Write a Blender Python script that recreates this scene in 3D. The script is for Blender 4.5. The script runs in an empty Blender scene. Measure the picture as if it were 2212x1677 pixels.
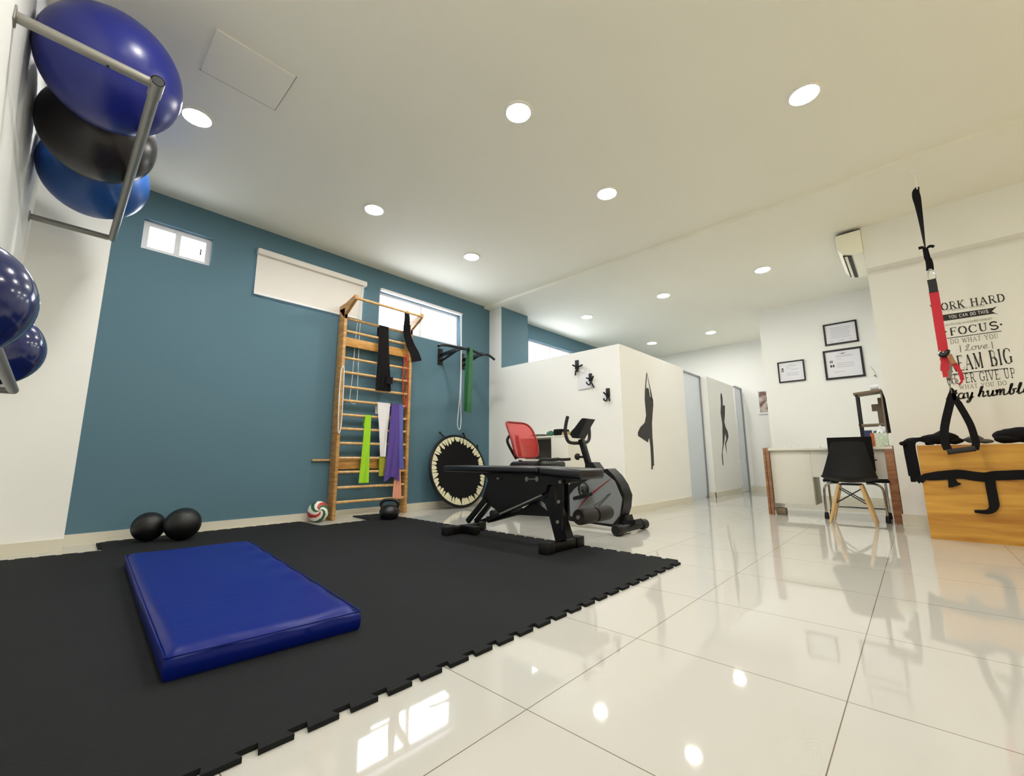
import bpy, bmesh, math, random
from mathutils import Vector, Matrix
random.seed(7)
C = bpy.context.scene.collection
scene = bpy.context.scene

# ------------------------------------------------------------------ camera
EYE = Vector((0, 0, 0.638)); FPX = 925.0
YAW, PITCH, ROLL = math.radians(43.0), math.radians(9.45), math.radians(-0.25)
_f = Vector((math.cos(YAW)*math.cos(PITCH), math.sin(YAW)*math.cos(PITCH), math.sin(PITCH)))
_r0 = Vector((math.sin(YAW), -math.cos(YAW), 0)); _u0 = _r0.cross(_f)
_r = _r0*math.cos(ROLL) + _u0*math.sin(ROLL)
_u = _u0*math.cos(ROLL) - _r0*math.sin(ROLL)
cam = bpy.data.cameras.new('camera'); camo = bpy.data.objects.new('camera', cam); C.objects.link(camo)
camo.matrix_world = Matrix(((_r.x, _u.x, -_f.x, EYE.x), (_r.y, _u.y, -_f.y, EYE.y), (_r.z, _u.z, -_f.z, EYE.z), (0, 0, 0, 1)))
cam.sensor_fit = 'HORIZONTAL'; cam.sensor_width = 36; cam.lens = 36*FPX/2212; cam.clip_start = 0.02
scene.camera = camo
def ray(px, py): return _r*((px-1106)/FPX) - _u*((py-838.5)/FPX) + _f
def PX(px, py, x): d = ray(px, py); return EYE + d*((x-EYE.x)/d.x)     # the point of the plane X = x
def PY(px, py, y): d = ray(px, py); return EYE + d*((y-EYE.y)/d.y)
def PZ(px, py, z): d = ray(px, py); return EYE + d*((z-EYE.z)/d.z)

# ------------------------------------------------------------------ light and exposure
scene.view_settings.view_transform = 'Standard'; scene.view_settings.look = 'None'
scene.view_settings.gamma = 1; scene.view_settings.use_curve_mapping = False
scene.view_settings.exposure = 0.95
scene.cycles.use_denoising = True
scene.cycles.max_bounces = 10; scene.cycles.diffuse_bounces = 6; scene.cycles.glossy_bounces = 4; scene.cycles.transparent_max_bounces = 12
scene.cycles.sample_clamp_indirect = 6.0
SKY = 3.2          # brightness of the overcast sky outside
LAMP = 128.0        # ceiling lamps
w = bpy.data.worlds.new('sky'); scene.world = w; w.use_nodes = True
WN, WL = w.node_tree.nodes, w.node_tree.links       # cool sky behind the blue wall, sun-warmed street in front of the shop window
_tc = WN.new('ShaderNodeTexCoord'); _sx = WN.new('ShaderNodeSeparateXYZ'); WL.new(_tc.outputs['Generated'], _sx.inputs[0])
_mr = WN.new('ShaderNodeMapRange'); _mr.inputs[1].default_value = -.25; _mr.inputs[2].default_value = .25; WL.new(_sx.outputs[1], _mr.inputs[0])
_mx = WN.new('ShaderNodeMix'); _mx.data_type = 'RGBA'; _mx.inputs[6].default_value = (.25, .21, .115, 1); _mx.inputs[7].default_value = (1.55, 1.65, 1.78, 1)
WL.new(_mr.outputs[0], _mx.inputs[0]); WL.new(_mx.outputs[2], WN['Background'].inputs[0]); WN['Background'].inputs[1].default_value = SKY
def portal(cx, cy, cz, sx, sz, inward):
    l = bpy.data.lights.new('window_portal', 'AREA'); l.shape = 'RECTANGLE'; l.size = sx; l.size_y = sz
    l.cycles.is_portal = True
    o = bpy.data.objects.new('window_portal', l); C.objects.link(o); o.location = (cx, cy, cz)
    o.rotation_euler = (math.radians(90 if inward > 0 else -90), 0, 0)
portal(2.6, -3.12, 1.35, 4.6, 2.4, 1)
portal(0.60, 4.93, 2.64, .52, .28, -1); portal(3.33, 4.93, 2.54, 1.34, .48, -1); portal(6.30, 4.93, 2.52, 1.40, .45, -1)

# ------------------------------------------------------------------ materials
def nodes(name):
    m = bpy.data.materials.new(name); m.use_nodes = True
    return m, m.node_tree.nodes, m.node_tree.links, m.node_tree.nodes['Principled BSDF']
def s2l(c): return tuple(((v/255)/12.92 if v/255 <= .04045 else ((v/255+.055)/1.055)**2.4) for v in c) + (1,)
def mat(name, rgb, rough=.6, metal=0, vary=.06, scale=6, bump=0, bscale=60, spec=.5, coat=0, stretch=None):
    """procedural material: base colour (sRGB 0-255) with gentle noise variation and optional bump"""
    m, N, L, B = nodes(name)
    tc = N.new('ShaderNodeTexCoord'); src = tc.outputs['Object']
    if stretch:
        mp = N.new('ShaderNodeMapping'); mp.inputs['Scale'].default_value = stretch; L.new(src, mp.inputs[0]); src = mp.outputs[0]
    c = s2l(rgb)
    nz = N.new('ShaderNodeTexNoise'); nz.inputs['Scale'].default_value = scale; nz.inputs['Detail'].default_value = 3; L.new(src, nz.inputs['Vector'])
    mx = N.new('ShaderNodeMix'); mx.data_type = 'RGBA'
    mx.inputs[6].default_value = tuple(v*(1-vary) for v in c[:3])+(1,); mx.inputs[7].default_value = tuple(min(1, v*(1+vary)) for v in c[:3])+(1,)
    L.new(nz.outputs['Fac'], mx.inputs[0]); L.new(mx.outputs[2], B.inputs['Base Color'])
    B.inputs['Roughness'].default_value = rough; B.inputs['Metallic'].default_value = metal
    B.inputs['Specular IOR Level'].default_value = spec; B.inputs['Coat Weight'].default_value = coat; B.inputs['Coat Roughness'].default_value = .05
    if bump:
        n2 = N.new('ShaderNodeTexNoise'); n2.inputs['Scale'].default_value = bscale; n2.inputs['Detail'].default_value = 4; L.new(src, n2.inputs['Vector'])
        b = N.new('ShaderNodeBump'); b.inputs['Strength'].default_value = bump; b.inputs['Distance'].default_value = .01
        L.new(n2.outputs['Fac'], b.inputs['Height']); L.new(b.outputs[0], B.inputs['Normal'])
    return m
def wood(name, a, b, stretch=(1, 14, 14), rough=.45, scale=3):
    m, N, L, B = nodes(name)
    tc = N.new('ShaderNodeTexCoord'); mp = N.new('ShaderNodeMapping'); mp.inputs['Scale'].default_value = stretch; L.new(tc.outputs['Object'], mp.inputs[0])
    nz = N.new('ShaderNodeTexNoise'); nz.inputs['Scale'].default_value = scale; nz.inputs['Detail'].default_value = 6; nz.inputs['Distortion'].default_value = .6
    L.new(mp.outputs[0], nz.inputs['Vector'])
    cr = N.new('ShaderNodeValToRGB'); cr.color_ramp.elements[0].position = .3; cr.color_ramp.elements[0].color = s2l(b)
    cr.color_ramp.elements[1].position = .68; cr.color_ramp.elements[1].color = s2l(a)
    L.new(nz.outputs['Fac'], cr.inputs[0]); L.new(cr.outputs[0], B.inputs['Base Color']); B.inputs['Roughness'].default_value = rough
    return m
def emit(name, rgb, strength):
    m, N, L, B = nodes(name)
    B.inputs['Base Color'].default_value = (.9, .9, .9, 1); B.inputs['Emission Color'].default_value = s2l(rgb); B.inputs['Emission Strength'].default_value = strength
    return m
def glass_mat(name, tint=(1, 1, 1), gloss=.06, frost=0, frost_rgb=(235, 238, 240)):
    m, N, L, B = nodes(name); N.remove(B); out = N['Material Output']
    t = N.new('ShaderNodeBsdfTransparent'); t.inputs[0].default_value = tint+(1,)
    g = N.new('ShaderNodeBsdfGlossy'); g.inputs['Roughness'].default_value = .03
    x = N.new('ShaderNodeMixShader'); x.inputs[0].default_value = gloss; L.new(t.outputs[0], x.inputs[1]); L.new(g.outputs[0], x.inputs[2]); last = x
    if frost:
        d = N.new('ShaderNodeBsdfDiffuse'); d.inputs[0].default_value = s2l(frost_rgb)
        tr = N.new('ShaderNodeBsdfTranslucent'); tr.inputs[0].default_value = s2l(frost_rgb)
        a = N.new('ShaderNodeMixShader'); a.inputs[0].default_value = .5; L.new(d.outputs[0], a.inputs[1]); L.new(tr.outputs[0], a.inputs[2])
        y = N.new('ShaderNodeMixShader'); y.inputs[0].default_value = frost; L.new(x.outputs[0], y.inputs[1]); L.new(a.outputs[0], y.inputs[2]); last = y
    L.new(last.outputs[0], out.inputs[0]); return m
def floor_mat():
    m, N, L, B = nodes('porcelain_tile')
    geo = N.new('ShaderNodeNewGeometry'); sp = N.new('ShaderNodeSeparateXYZ'); L.new(geo.outputs['Position'], sp.inputs[0])
    def mth(op, a, b=None):
        n = N.new('ShaderNodeMath'); n.operation = op
        for i, v in enumerate((a, b)):
            if v is None: continue
            if isinstance(v, (int, float)): n.inputs[i].default_value = v
            else: L.new(v, n.inputs[i])
        return n.outputs[0]
    def line(co, off):     # 1 on the grout line
        a = mth('SUBTRACT', co, off); a = mth('DIVIDE', a, .602); a = mth('ADD', a, 100.5); a = mth('FRACT', a); a = mth('SUBTRACT', a, .5); a = mth('ABSOLUTE', a)
        return mth('LESS_THAN', a, .0022)
    g = mth('MAXIMUM', line(sp.outputs[0], .921), line(sp.outputs[1], .812))
    nz = N.new('ShaderNodeTexNoise'); nz.inputs['Scale'].default_value = 1.2; nz.inputs['Detail'].default_value = 4; L.new(geo.outputs['Position'], nz.inputs['Vector'])
    c = N.new('ShaderNodeMix'); c.data_type = 'RGBA'; c.inputs[6].default_value = s2l((186, 184, 177)); c.inputs[7].default_value = s2l((194, 192, 185)); L.new(nz.outputs['Fac'], c.inputs[0])
    mx = N.new('ShaderNodeMix'); mx.data_type = 'RGBA'; L.new(g, mx.inputs[0]); L.new(c.outputs[2], mx.inputs[6]); mx.inputs[7].default_value = s2l((112, 98, 88))
    L.new(mx.outputs[2], B.inputs['Base Color']); B.inputs['Roughness'].default_value = .035; B.inputs['Specular IOR Level'].default_value = .62
    return m
M = {}
M['floor'] = floor_mat()
M['white'] = mat('white_paint', (238, 238, 234), .75, vary=.02, scale=2, bump=.05, bscale=180)
M['ceil'] = mat('ceiling_paint', (242, 240, 228), .8, vary=.015, scale=1.2)
M['blue'] = mat('blue_paint', (82, 116, 132), .7, vary=.04, scale=1.1, bump=.05, bscale=160)
M['skirt'] = mat('skirting_tile', (218, 213, 196), .25, vary=.03)
M['frame_white'] = mat('white_frame', (232, 232, 236), .4, vary=.02)
M['glass'] = glass_mat('window_glass')
M['frosted'] = glass_mat('frosted_glass', frost=.8)
M['blind'] = mat('blind_fabric', (226, 222, 216), .8, vary=.02, bump=.1, bscale=400)
M['alu'] = mat('aluminium', (150, 152, 154), .35, .9, vary=.05)
M['steel'] = mat('grey_steel', (150, 148, 142), .42, .55, vary=.08, scale=9)
M['chrome'] = mat('chrome', (200, 200, 202), .12, 1, vary=.02)
M['lamp'] = emit('lamp_lens', (255, 252, 246), LAMP)
M['ring'] = mat('lamp_trim', (240, 238, 232), .5, vary=.02)
M['ball_blue'] = mat('royal_blue_rubber', (28, 38, 124), .3, vary=.05, scale=3, bump=.03, bscale=30)
M['ball_black'] = mat('black_rubber_ball', (38, 34, 36), .3, vary=.1, scale=4)
M['ball_light'] = mat('mid_blue_rubber', (34, 80, 150), .32, vary=.05)
M['ball_navy'] = mat('navy_rubber', (16, 30, 88), .16, vary=.05, coat=.4)
M['slam'] = mat('black_slam_rubber', (15, 16, 18), .42, vary=.1, bump=.08, bscale=140)
M['matblack'] = mat('black_rubber_mat', (27, 29, 31), .85, vary=.16, scale=2.5, bump=.25, bscale=220, spec=.18)
M['vinyl'] = mat('blue_vinyl', (6, 26, 112), .36, vary=.06, scale=2, bump=.10, bscale=7, stretch=(1, 2.4, 1), spec=.16)
M['black'] = mat('black_plastic', (17, 17, 19), .45, vary=.1, spec=.35)
M['blackmetal'] = mat('black_painted_metal', (12, 12, 15), .38, vary=.1, spec=.35)
M['blackfabric'] = mat('black_fabric', (17, 16, 18), .85, vary=.15, bump=.2, bscale=90, spec=.2)
M['blackvinyl'] = mat('black_vinyl', (19, 19, 25), .3, vary=.08, bump=.04, bscale=50)
M['foam'] = mat('black_foam', (32, 28, 27), .7, vary=.1, bump=.15, bscale=160)
M['pine'] = wood('varnished_pine', (202, 158, 96), (160, 112, 58), (2, 2, 12))
M['pineh'] = wood('varnished_pine_rung', (214, 180, 126), (190, 146, 88), (10, 2, 2))
M['plank'] = wood('golden_plank', (204, 156, 82), (176, 122, 56), (3, 8, 18))
M['ply'] = wood('golden_plywood', (208, 158, 64), (164, 108, 34), (2, .8, 7), scale=2.0)
M['brown'] = wood('brown_wood', (168, 116, 76), (128, 82, 50), (3, 3, 10))
M['beech'] = wood('beech', (220, 190, 140), (196, 160, 106), (6, 6, 1))
M['greybrown'] = mat('grey_brown_board', (120, 104, 84), .6)
M['red'] = mat('red_strap', (186, 28, 44), .7, vary=.1, bump=.1, bscale=200)
M['green'] = mat('green_band', (30, 96, 52), .5, vary=.1)
M['lime'] = mat('lime_band', (150, 206, 24), .5, vary=.08)
M['olive'] = mat('yellow_green_towel', (150, 150, 40), .8, vary=.3, scale=30)
M['purple'] = mat('purple_band', (78, 56, 138), .5, vary=.08)
M['violet'] = mat('violet_band', (86, 92, 170), .5, vary=.08)
M['coral'] = mat('coral_band', (218, 150, 122), .6, vary=.08)
M['offwhite'] = mat('white_band', (222, 220, 222), .6, vary=.05)
M['cord'] = mat('white_cord', (222, 226, 228), .5, vary=.03)
M['panelgrey'] = mat('grey_shroud', (128, 132, 134), .45, vary=.06)
M['darkgrey'] = mat('dark_grey', (72, 72, 70), .5)
M['redline'] = mat('dark_red_stripe', (140, 30, 30), .4)
M['decal'] = mat('charcoal_vinyl_film', (46, 45, 43), .6, vary=.08)
M['ink'] = mat('black_lettering', (44, 42, 38), .7, vary=.1)
M['softink'] = mat('grey_lettering', (120, 114, 100), .7, vary=.1)
M['paper'] = mat('paper', (226, 226, 232), .8, vary=.02)
M['print'] = mat('printed_line', (176, 176, 186), .8, vary=.1)
M['deskwhite'] = mat('white_melamine', (226, 224, 214), .35, vary=.02)
M['deskside_shaded'] = mat('pedestal_side_shaded', (178, 176, 150), .5, vary=.04)
M['cream'] = mat('cream_camouflage', (222, 218, 184), .7, vary=.2, scale=40)
M['acw'] = mat('air_conditioner_plastic', (246, 244, 226), .4, vary=.02)
M['orange'] = mat('orange_brown_card', (170, 84, 44), .6)
M['blueitem'] = mat('navy_card', (40, 48, 92), .6)
M['greenitem'] = mat('green_plastic', (58, 112, 84), .4)
M['tan'] = mat('tan_card', (168, 150, 104), .7, vary=.2, scale=20)
M['red_ball'] = mat('volleyball_red', (186, 52, 46), .45); M['green_ball'] = mat('volleyball_green', (30, 92, 58), .45); M['white_ball'] = mat('volleyball_white', (232, 228, 220), .45)
M['clearplastic'] = mat('clear_plastic', (212, 214, 218), .2)
def mesh_fabric():
    m, N, L, B = nodes('red_mesh_fabric'); B.inputs['Base Color'].default_value = s2l((200, 44, 44)); B.inputs['Roughness'].default_value = .6
    t = N.new('ShaderNodeBsdfTransparent'); t.inputs[0].default_value = (.95, .5, .5, 1); x = N.new('ShaderNodeMixShader'); x.inputs[0].default_value = .62
    L.new(t.outputs[0], x.inputs[1]); L.new(B.outputs[0], x.inputs[2]); L.new(x.outputs[0], N['Material Output'].inputs[0]); return m
M['mesh'] = mesh_fabric()
def floral():
    m, N, L, B = nodes('floral_print'); tc = N.new('ShaderNodeTexCoord'); v = N.new('ShaderNodeTexVoronoi'); v.inputs['Scale'].default_value = 45; L.new(tc.outputs['Object'], v.inputs['Vector'])
    cr = N.new('ShaderNodeValToRGB'); e = cr.color_ramp.elements; e[0].color = s2l((150, 66, 58)); e[1].color = s2l((176, 196, 170)); e[1].position = .55
    k = e.new(.3); k.color = s2l((222, 214, 204)); L.new(v.outputs['Distance'], cr.inputs[0]); L.new(cr.outputs[0], B.inputs['Base Color']); return m
M['floral'] = floral()
def picture_print():
    m, N, L, B = nodes('abstract_print'); tc = N.new('ShaderNodeTexCoord'); v = N.new('ShaderNodeTexNoise'); v.inputs['Scale'].default_value = 9; L.new(tc.outputs['Object'], v.inputs['Vector'])
    cr = N.new('ShaderNodeValToRGB'); e = cr.color_ramp.elements; e[0].color = s2l((112, 84, 80)); e[0].position = .4; e[1].color = s2l((196, 186, 176)); e[1].position = .62
    L.new(v.outputs['Fac'], cr.inputs[0]); L.new(cr.outputs[0], B.inputs['Base Color']); return m
M['picture'] = picture_print()

# ------------------------------------------------------------------ mesh helpers
V = Vector
class MB:
    """collects shapes in world coordinates; build() links them as ONE mesh object"""
    def __init__(s): s.bm = bmesh.new(); s.mi = 0
    def _faces(s, fs):
        for f in fs: f.material_index = s.mi
    def poly(s, vs, faces):
        vv = [s.bm.verts.new(v) for v in vs]; out = []
        for f in faces:
            try: out.append(s.bm.faces.new([vv[i] for i in f]))
            except ValueError: pass
        s._faces(out); return vv, out
    def hexa(s, p, bev=0, seg=2):
        vv, fs = s.poly(p, [(3, 2, 1, 0), (4, 5, 6, 7), (0, 1, 5, 4), (1, 2, 6, 5), (2, 3, 7, 6), (3, 0, 4, 7)])
        if bev:
            es = list({e for f in fs for e in f.edges})
            r = bmesh.ops.bevel(s.bm, geom=es, offset=bev, segments=seg, affect='EDGES', profile=.5); s._faces(r['faces'])
        return s
    def box(s, x0, x1, y0, y1, z0, z1, bev=0, seg=2):
        return s.hexa([V(p) for p in ((x0, y0, z0), (x1, y0, z0), (x1, y1, z0), (x0, y1, z0), (x0, y0, z1), (x1, y0, z1), (x1, y1, z1), (x0, y1, z1))], bev, seg)
    def bar(s, a, b, w, h, up=(0, 0, 1), bev=0):
        """rectangular bar from a to b, w across, h along up"""
        a, b = V(a), V(b); d = (b-a).normalized(); n = d.cross(V(up)).normalized(); u = n.cross(d).normalized(); n *= w/2; u *= h/2
        return s.hexa([a-n-u, a+n-u, b+n-u, b-n-u, a-n+u, a+n+u, b+n+u, b-n+u], bev)
    def sweep(s, pts, rad, n=10, closed=False, caps=True):
        pts = [V(p) for p in pts]; k = len(pts); rings = []; nrm = None
        for i, p in enumerate(pts):
            if closed: d = pts[(i+1) % k]-pts[i-1]
            else: d = pts[min(i+1, k-1)]-pts[max(i-1, 0)]
            d.normalize()
            if nrm is None: nrm = d.orthogonal().normalized()
            else:
                nrm = nrm-d*nrm.dot(d)
                nrm = nrm.normalized() if nrm.length > 1e-5 else d.orthogonal().normalized()
            b = d.cross(nrm); r = rad[i] if isinstance(rad, (list, tuple)) else rad
            rings.append([s.bm.verts.new(p+(nrm*math.cos(t)+b*math.sin(t))*r) for t in [2*math.pi*j/n for j in range(n)]])
        fs = []
        for i in range(k if closed else k-1):
            A, B = rings[i], rings[(i+1) % k]
            for j in range(n): fs.append(s.bm.faces.new((A[j], A[(j+1) % n], B[(j+1) % n], B[j])))
        if caps and not closed: fs += [s.bm.faces.new(rings[0][::-1]), s.bm.faces.new(rings[-1])]
        s._faces(fs); return s
    def cyl(s, a, b, r, r2=None, n=20): return s.sweep([a, b], [r, r if r2 is None else r2], n)
    def prism(s, pts, vec):
        pts = [V(p) for p in pts]; vec = V(vec); k = len(pts)
        s.poly(pts+[p+vec for p in pts], [tuple(range(k))[::-1], tuple(range(k, 2*k))]+[(i, (i+1) % k, (i+1) % k+k, i+k) for i in range(k)])
        return s
    def sphere(s, c, r, u=32, v=20, sc=(1, 1, 1), rot=None):
        m = Matrix.Translation(V(c)) @ (rot or Matrix()) @ Matrix.Diagonal((r*sc[0], r*sc[1], r*sc[2], 1))
        g = bmesh.ops.create_uvsphere(s.bm, u_segments=u, v_segments=v, radius=1, matrix=m)
        s._faces({f for vv in g['verts'] for f in vv.link_faces}); return s
    def ribbon(s, pts, side, w, t=.003):
        """flat strap along pts; side = the width direction (one or per point), w = width (one or per point)"""
        pts = [V(p) for p in pts]; k = len(pts); L = []
        for i, p in enumerate(pts):
            d = (pts[min(i+1, k-1)]-pts[max(i-1, 0)]).normalized(); sd = V(side[i] if isinstance(side, list) else side)
            sd = (sd-d*sd.dot(d)).normalized(); n = d.cross(sd); ww = (w[i] if isinstance(w, list) else w)/2
            L.append([s.bm.verts.new(p+sd*a*ww+n*b*t/2) for a, b in ((-1, -1), (1, -1), (1, 1), (-1, 1))])
        fs = []
        for i in range(k-1):
            for j in range(4): fs.append(s.bm.faces.new((L[i][j], L[i][(j+1) % 4], L[i+1][(j+1) % 4], L[i+1][j])))
        fs += [s.bm.faces.new(L[0][::-1]), s.bm.faces.new(L[-1])]; s._faces(fs); return s
    def lathe(s, prof, c, n=32, axis=(0, 0, 1)):
        q = V((0, 0, 1)).rotation_difference(V(axis)).to_matrix(); c = V(c); R = []
        for r, h in prof: R.append([s.bm.verts.new(c+q @ V((r*math.cos(2*math.pi*j/n), r*math.sin(2*math.pi*j/n), h))) for j in range(n)])
        fs = []
        for i in range(len(R)-1):
            for j in range(n): fs.append(s.bm.faces.new((R[i][j], R[i][(j+1) % n], R[i+1][(j+1) % n], R[i+1][j])))
        if prof[0][0] > 1e-4: fs.append(s.bm.faces.new(R[0][::-1]))
        if prof[-1][0] > 1e-4: fs.append(s.bm.faces.new(R[-1]))
        s._faces(fs); return s
    def build(s, name, mats, parent=None, smooth=35, label=None):
        bm = s.bm; bmesh.ops.remove_doubles(bm, verts=bm.verts, dist=1e-6); bmesh.ops.recalc_face_normals(bm, faces=bm.faces)
        lo = V([min(v.co[i] for v in bm.verts) for i in range(3)]); hi = V([max(v.co[i] for v in bm.verts) for i in range(3)])
        org = (lo+hi)/2
        if parent is None: org.z = lo.z
        for v in bm.verts: v.co -= org
        me = bpy.data.meshes.new(name); bm.to_mesh(me); bm.free()
        for m in (mats if isinstance(mats, list) else [mats]): me.materials.append(M[m] if isinstance(m, str) else m)
        if smooth:
            for p in me.polygons: p.use_smooth = True
            me.set_sharp_from_angle(angle=math.radians(smooth))
        o = bpy.data.objects.new(name, me); C.objects.link(o); ORG[o.name] = org
        if parent is not None: o.parent = parent; o.location = org-ORG[parent.name]
        else: o.location = org
        if label: o['label'] = label
        return o
ORG = {}
def thing(name, label, cat, loc, group=None):
    o = bpy.data.objects.new(name, None); C.objects.link(o); o.location = loc; o.empty_display_size = .1; ORG[o.name] = V(loc)
    return tag(o, label, cat, group)
def tag(o, label, cat, group=None):
    o['label'] = label; o['category'] = cat
    if group: o['group'] = group
    return o
def struct(mb, name, m, parent=None, smooth=0):
    o = mb.build(name, m, parent, smooth)
    if parent is None: o['kind'] = 'structure'
    return o
def bez(p, n=8):
    """smooth curve through the points p (Catmull-Rom)"""
    p = [V(q) for q in p]; out = []
    for i in range(len(p)-1):
        a, b, c, d = p[max(i-1, 0)], p[i], p[i+1], p[min(i+2, len(p)-1)]
        for k in range(n):
            t = k/n; out.append(.5*((2*b)+(c-a)*t+(2*a-5*b+4*c-d)*t*t+(3*b-a-3*c+d)*t**3))
    return out+[p[-1]]

# ------------------------------------------------------------------ the room
LX, BY, FY, CE, CE2 = -.285, 4.80, -3.2, 3.06, 3.02
ENDX = 9.6
struct(MB().box(LX-.1, ENDX+.1, FY-.1, BY+.15, -.1, 0), 'floor', 'floor')
struct(MB().box(LX-.1, 4.5, FY-.1, BY+.15, CE, CE+.12).box(4.5, ENDX+.1, FY-.1, BY+.15, CE2, CE+.12), 'ceiling', 'ceil')
struct(MB().box(LX-.1, LX, FY, BY+.15, 0, CE), 'wall_left', 'white')
struct(MB().box(LX, .15, 4.6, BY, 0, CE), 'wall_pillar', 'white')
def holed(y0, y1, x0, x1, z0, z1, holes):
    """wall slab between y0 and y1 with rectangular openings (x0,x1,z0,z1)"""
    mb = MB(); xs = sorted({x0, x1, *[h[0] for h in holes], *[h[1] for h in holes]}); zs = sorted({z0, z1, *[h[2] for h in holes], *[h[3] for h in holes]})
    def solid(i, j):
        if not (0 <= i < len(xs)-1 and 0 <= j < len(zs)-1): return False
        cx, cz = (xs[i]+xs[i+1])/2, (zs[j]+zs[j+1])/2
        return not any(h[0] < cx < h[1] and h[2] < cz < h[3] for h in holes)
    for i in range(len(xs)-1):
        for j in range(len(zs)-1):
            if not solid(i, j): continue
            a, b, c, d = xs[i], xs[i+1], zs[j], zs[j+1]
            F = [[(a, y0, c), (b, y0, c), (b, y0, d), (a, y0, d)], [(a, y1, c), (b, y1, c), (b, y1, d), (a, y1, d)]]
            if not solid(i-1, j): F.append([(a, y0, c), (a, y1, c), (a, y1, d), (a, y0, d)])
            if not solid(i+1, j): F.append([(b, y0, c), (b, y1, c), (b, y1, d), (b, y0, d)])
            if not solid(i, j-1): F.append([(a, y0, c), (b, y0, c), (b, y1, c), (a, y1, c)])
            if not solid(i, j+1): F.append([(a, y0, d), (b, y0, d), (b, y1, d), (a, y1, d)])
            for f in F: mb.poly([V(p) for p in f], [(0, 1, 2, 3)])
    return mb
W1, W2, W3, W4 = (.345, .862, 2.50, 2.785), (1.30, 2.44, 2.36, 2.79), (2.665, 4.00, 2.30, 2.785), (5.58, 7.00, 2.28, 2.75)
struct(holed(BY, BY+.15, .15, ENDX, 0, CE, [W1, W2, W3, W4]), 'wall_back', 'blue')
def window(k, W, mull, fw=.035, y=BY+.05):
    x0, x1, z0, z1 = W
    mb = MB(); mb.box(x0, x1, y, y+.05, z0, z0+fw).box(x0, x1, y, y+.05, z1-fw, z1).box(x0, x0+fw, y, y+.05, z0+fw, z1-fw).box(x1-fw, x1, y, y+.05, z0+fw, z1-fw)
    for mx in mull: mb.box(mx-.022, mx+.022, y-.002, y+.048, z0+fw, z1-fw)
    f = struct(mb, 'window_%d' % k, 'frame_white')
    xs = [x0]+list(mull)+[x1]
    for a, b in zip(xs, xs[1:]): MB().box(a+.023, b-.023, y+.02, y+.026, z0+fw-.004, z1-fw+.004).build('glass_pane', 'glass', f, 0)
    return f
wf = window(1, W1, [.60], .045)
MB().box(.775, .785, 4.84, 4.853, 2.60, 2.66).build('latch', 'black', wf)
window(2, W2, [1.87]); window(3, W3, [3.33]); window(4, W4, [6.25])
# roller blind over the second window
t = thing('roller_blind', 'closed white roller blind over the middle window of the blue wall', 'blind', (1.85, 4.76, 2.33))
MB().box(1.24, 2.46, 4.735, 4.80, 2.755, 2.82, .012).build('cassette', 'blind', t)
MB().box(1.245, 2.425, 4.772, 4.775, 2.335, 2.76).build('fabric', 'blind', t)
MB().box(1.245, 2.425, 4.764, 4.783, 2.322, 2.344, .004).build('bottom_rail', 'frame_white', t)
ch = [(2.41, 4.755, 2.76), (2.36, 4.755, 2.2), (2.34, 4.755, 1.6), (2.325, 4.755, 1.36), (2.345, 4.755, 1.30), (2.39, 4.755, 1.29), (2.415, 4.755, 1.36), (2.41, 4.755, 1.6), (2.40, 4.755, 2.2), (2.425, 4.755, 2.76)]
MB().sweep(bez(ch), .0045, 6).build('bead_chain', 'cord', t)
# chain of the raised blind at the bright window
t = thing('blind_cassette', 'white rolled-up blind along the top of the bright window behind the wall bars', 'blind', (3.33, 4.77, 2.77))
MB().box(2.655, 4.015, 4.75, 4.80, 2.775, 2.81, .01).build('cassette', 'frame_white', t)
ch = [(3.985, 4.76, 2.775), (4.00, 4.76, 2.0), (3.985, 4.76, 1.5), (3.955, 4.76, 1.18), (3.97, 4.76, 1.08), (4.0, 4.76, 1.07), (4.02, 4.76, 1.18), (4.01, 4.76, 1.5), (4.01, 4.76, 2.0), (4.0, 4.76, 2.775)]
MB().sweep(bez(ch), .006, 6).build('bead_chain', 'cord', t)
# column between the blue wall and the cubicle, white in front and blue on its flank
mb = MB(); mb.box(4.62, 5.25, 4.53, BY, 0, CE2)
mb.bm.faces.ensure_lookup_table(); mb.bm.normal_update()
for f in mb.bm.faces:
    n = f.calc_center_median()
    f.material_index = 0 if n.x < 4.63 else 1
struct(mb, 'wall_column', ['white', 'blue'])
struct(MB().box(4.62, 4.74, 2.51, 4.53, 0, 2.03).box(4.74, 6.60, 2.51, 2.63, 0, 2.03), 'wall_cubicle', 'white')
struct(MB().box(7.60, 9.08, 2.50, 2.64, 0, 2.04).box(7.60, 7.72, 2.64, 4.80, 0, 2.04), 'wall_cubicle_second', 'white')
struct(MB().box(ENDX, ENDX+.1, FY, BY+.15, 0, CE2), 'wall_far', 'white')
struct(MB().box(7.70, 7.85, .16, 1.64, 0, CE2).box(7.85, ENDX, 1.54, 1.64, 0, CE2), 'wall_certificates', 'white')
struct(MB().box(5.70, 5.85, FY, .16, 0, CE2).box(5.85, 7.75, .06, .16, 0, CE2), 'wall_right', 'white')
struct(MB().box(5.55, 5.70, FY, .16, 2.565, CE2), 'trim_1', 'white')
WF = (.3, 4.9, .15, 2.55)
struct(holed(FY-.1, FY, LX, 5.85, 0, CE, [WF]), 'wall_front', 'white')
mb = MB()
for x in (.3, 1.4, 2.55, 3.7, 4.84): mb.box(x, x+.06, FY-.08, FY-.02, .15, 2.55)
mb.box(.3, 4.9, FY-.08, FY-.02, .15, .21).box(.3, 4.9, FY-.08, FY-.02, 2.49, 2.55)
f5 = struct(mb, 'window_5', 'alu'); MB().box(.33, 4.87, FY-.055, FY-.049, .18, 2.52).build('glass_pane', 'glass', f5, 0)
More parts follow.
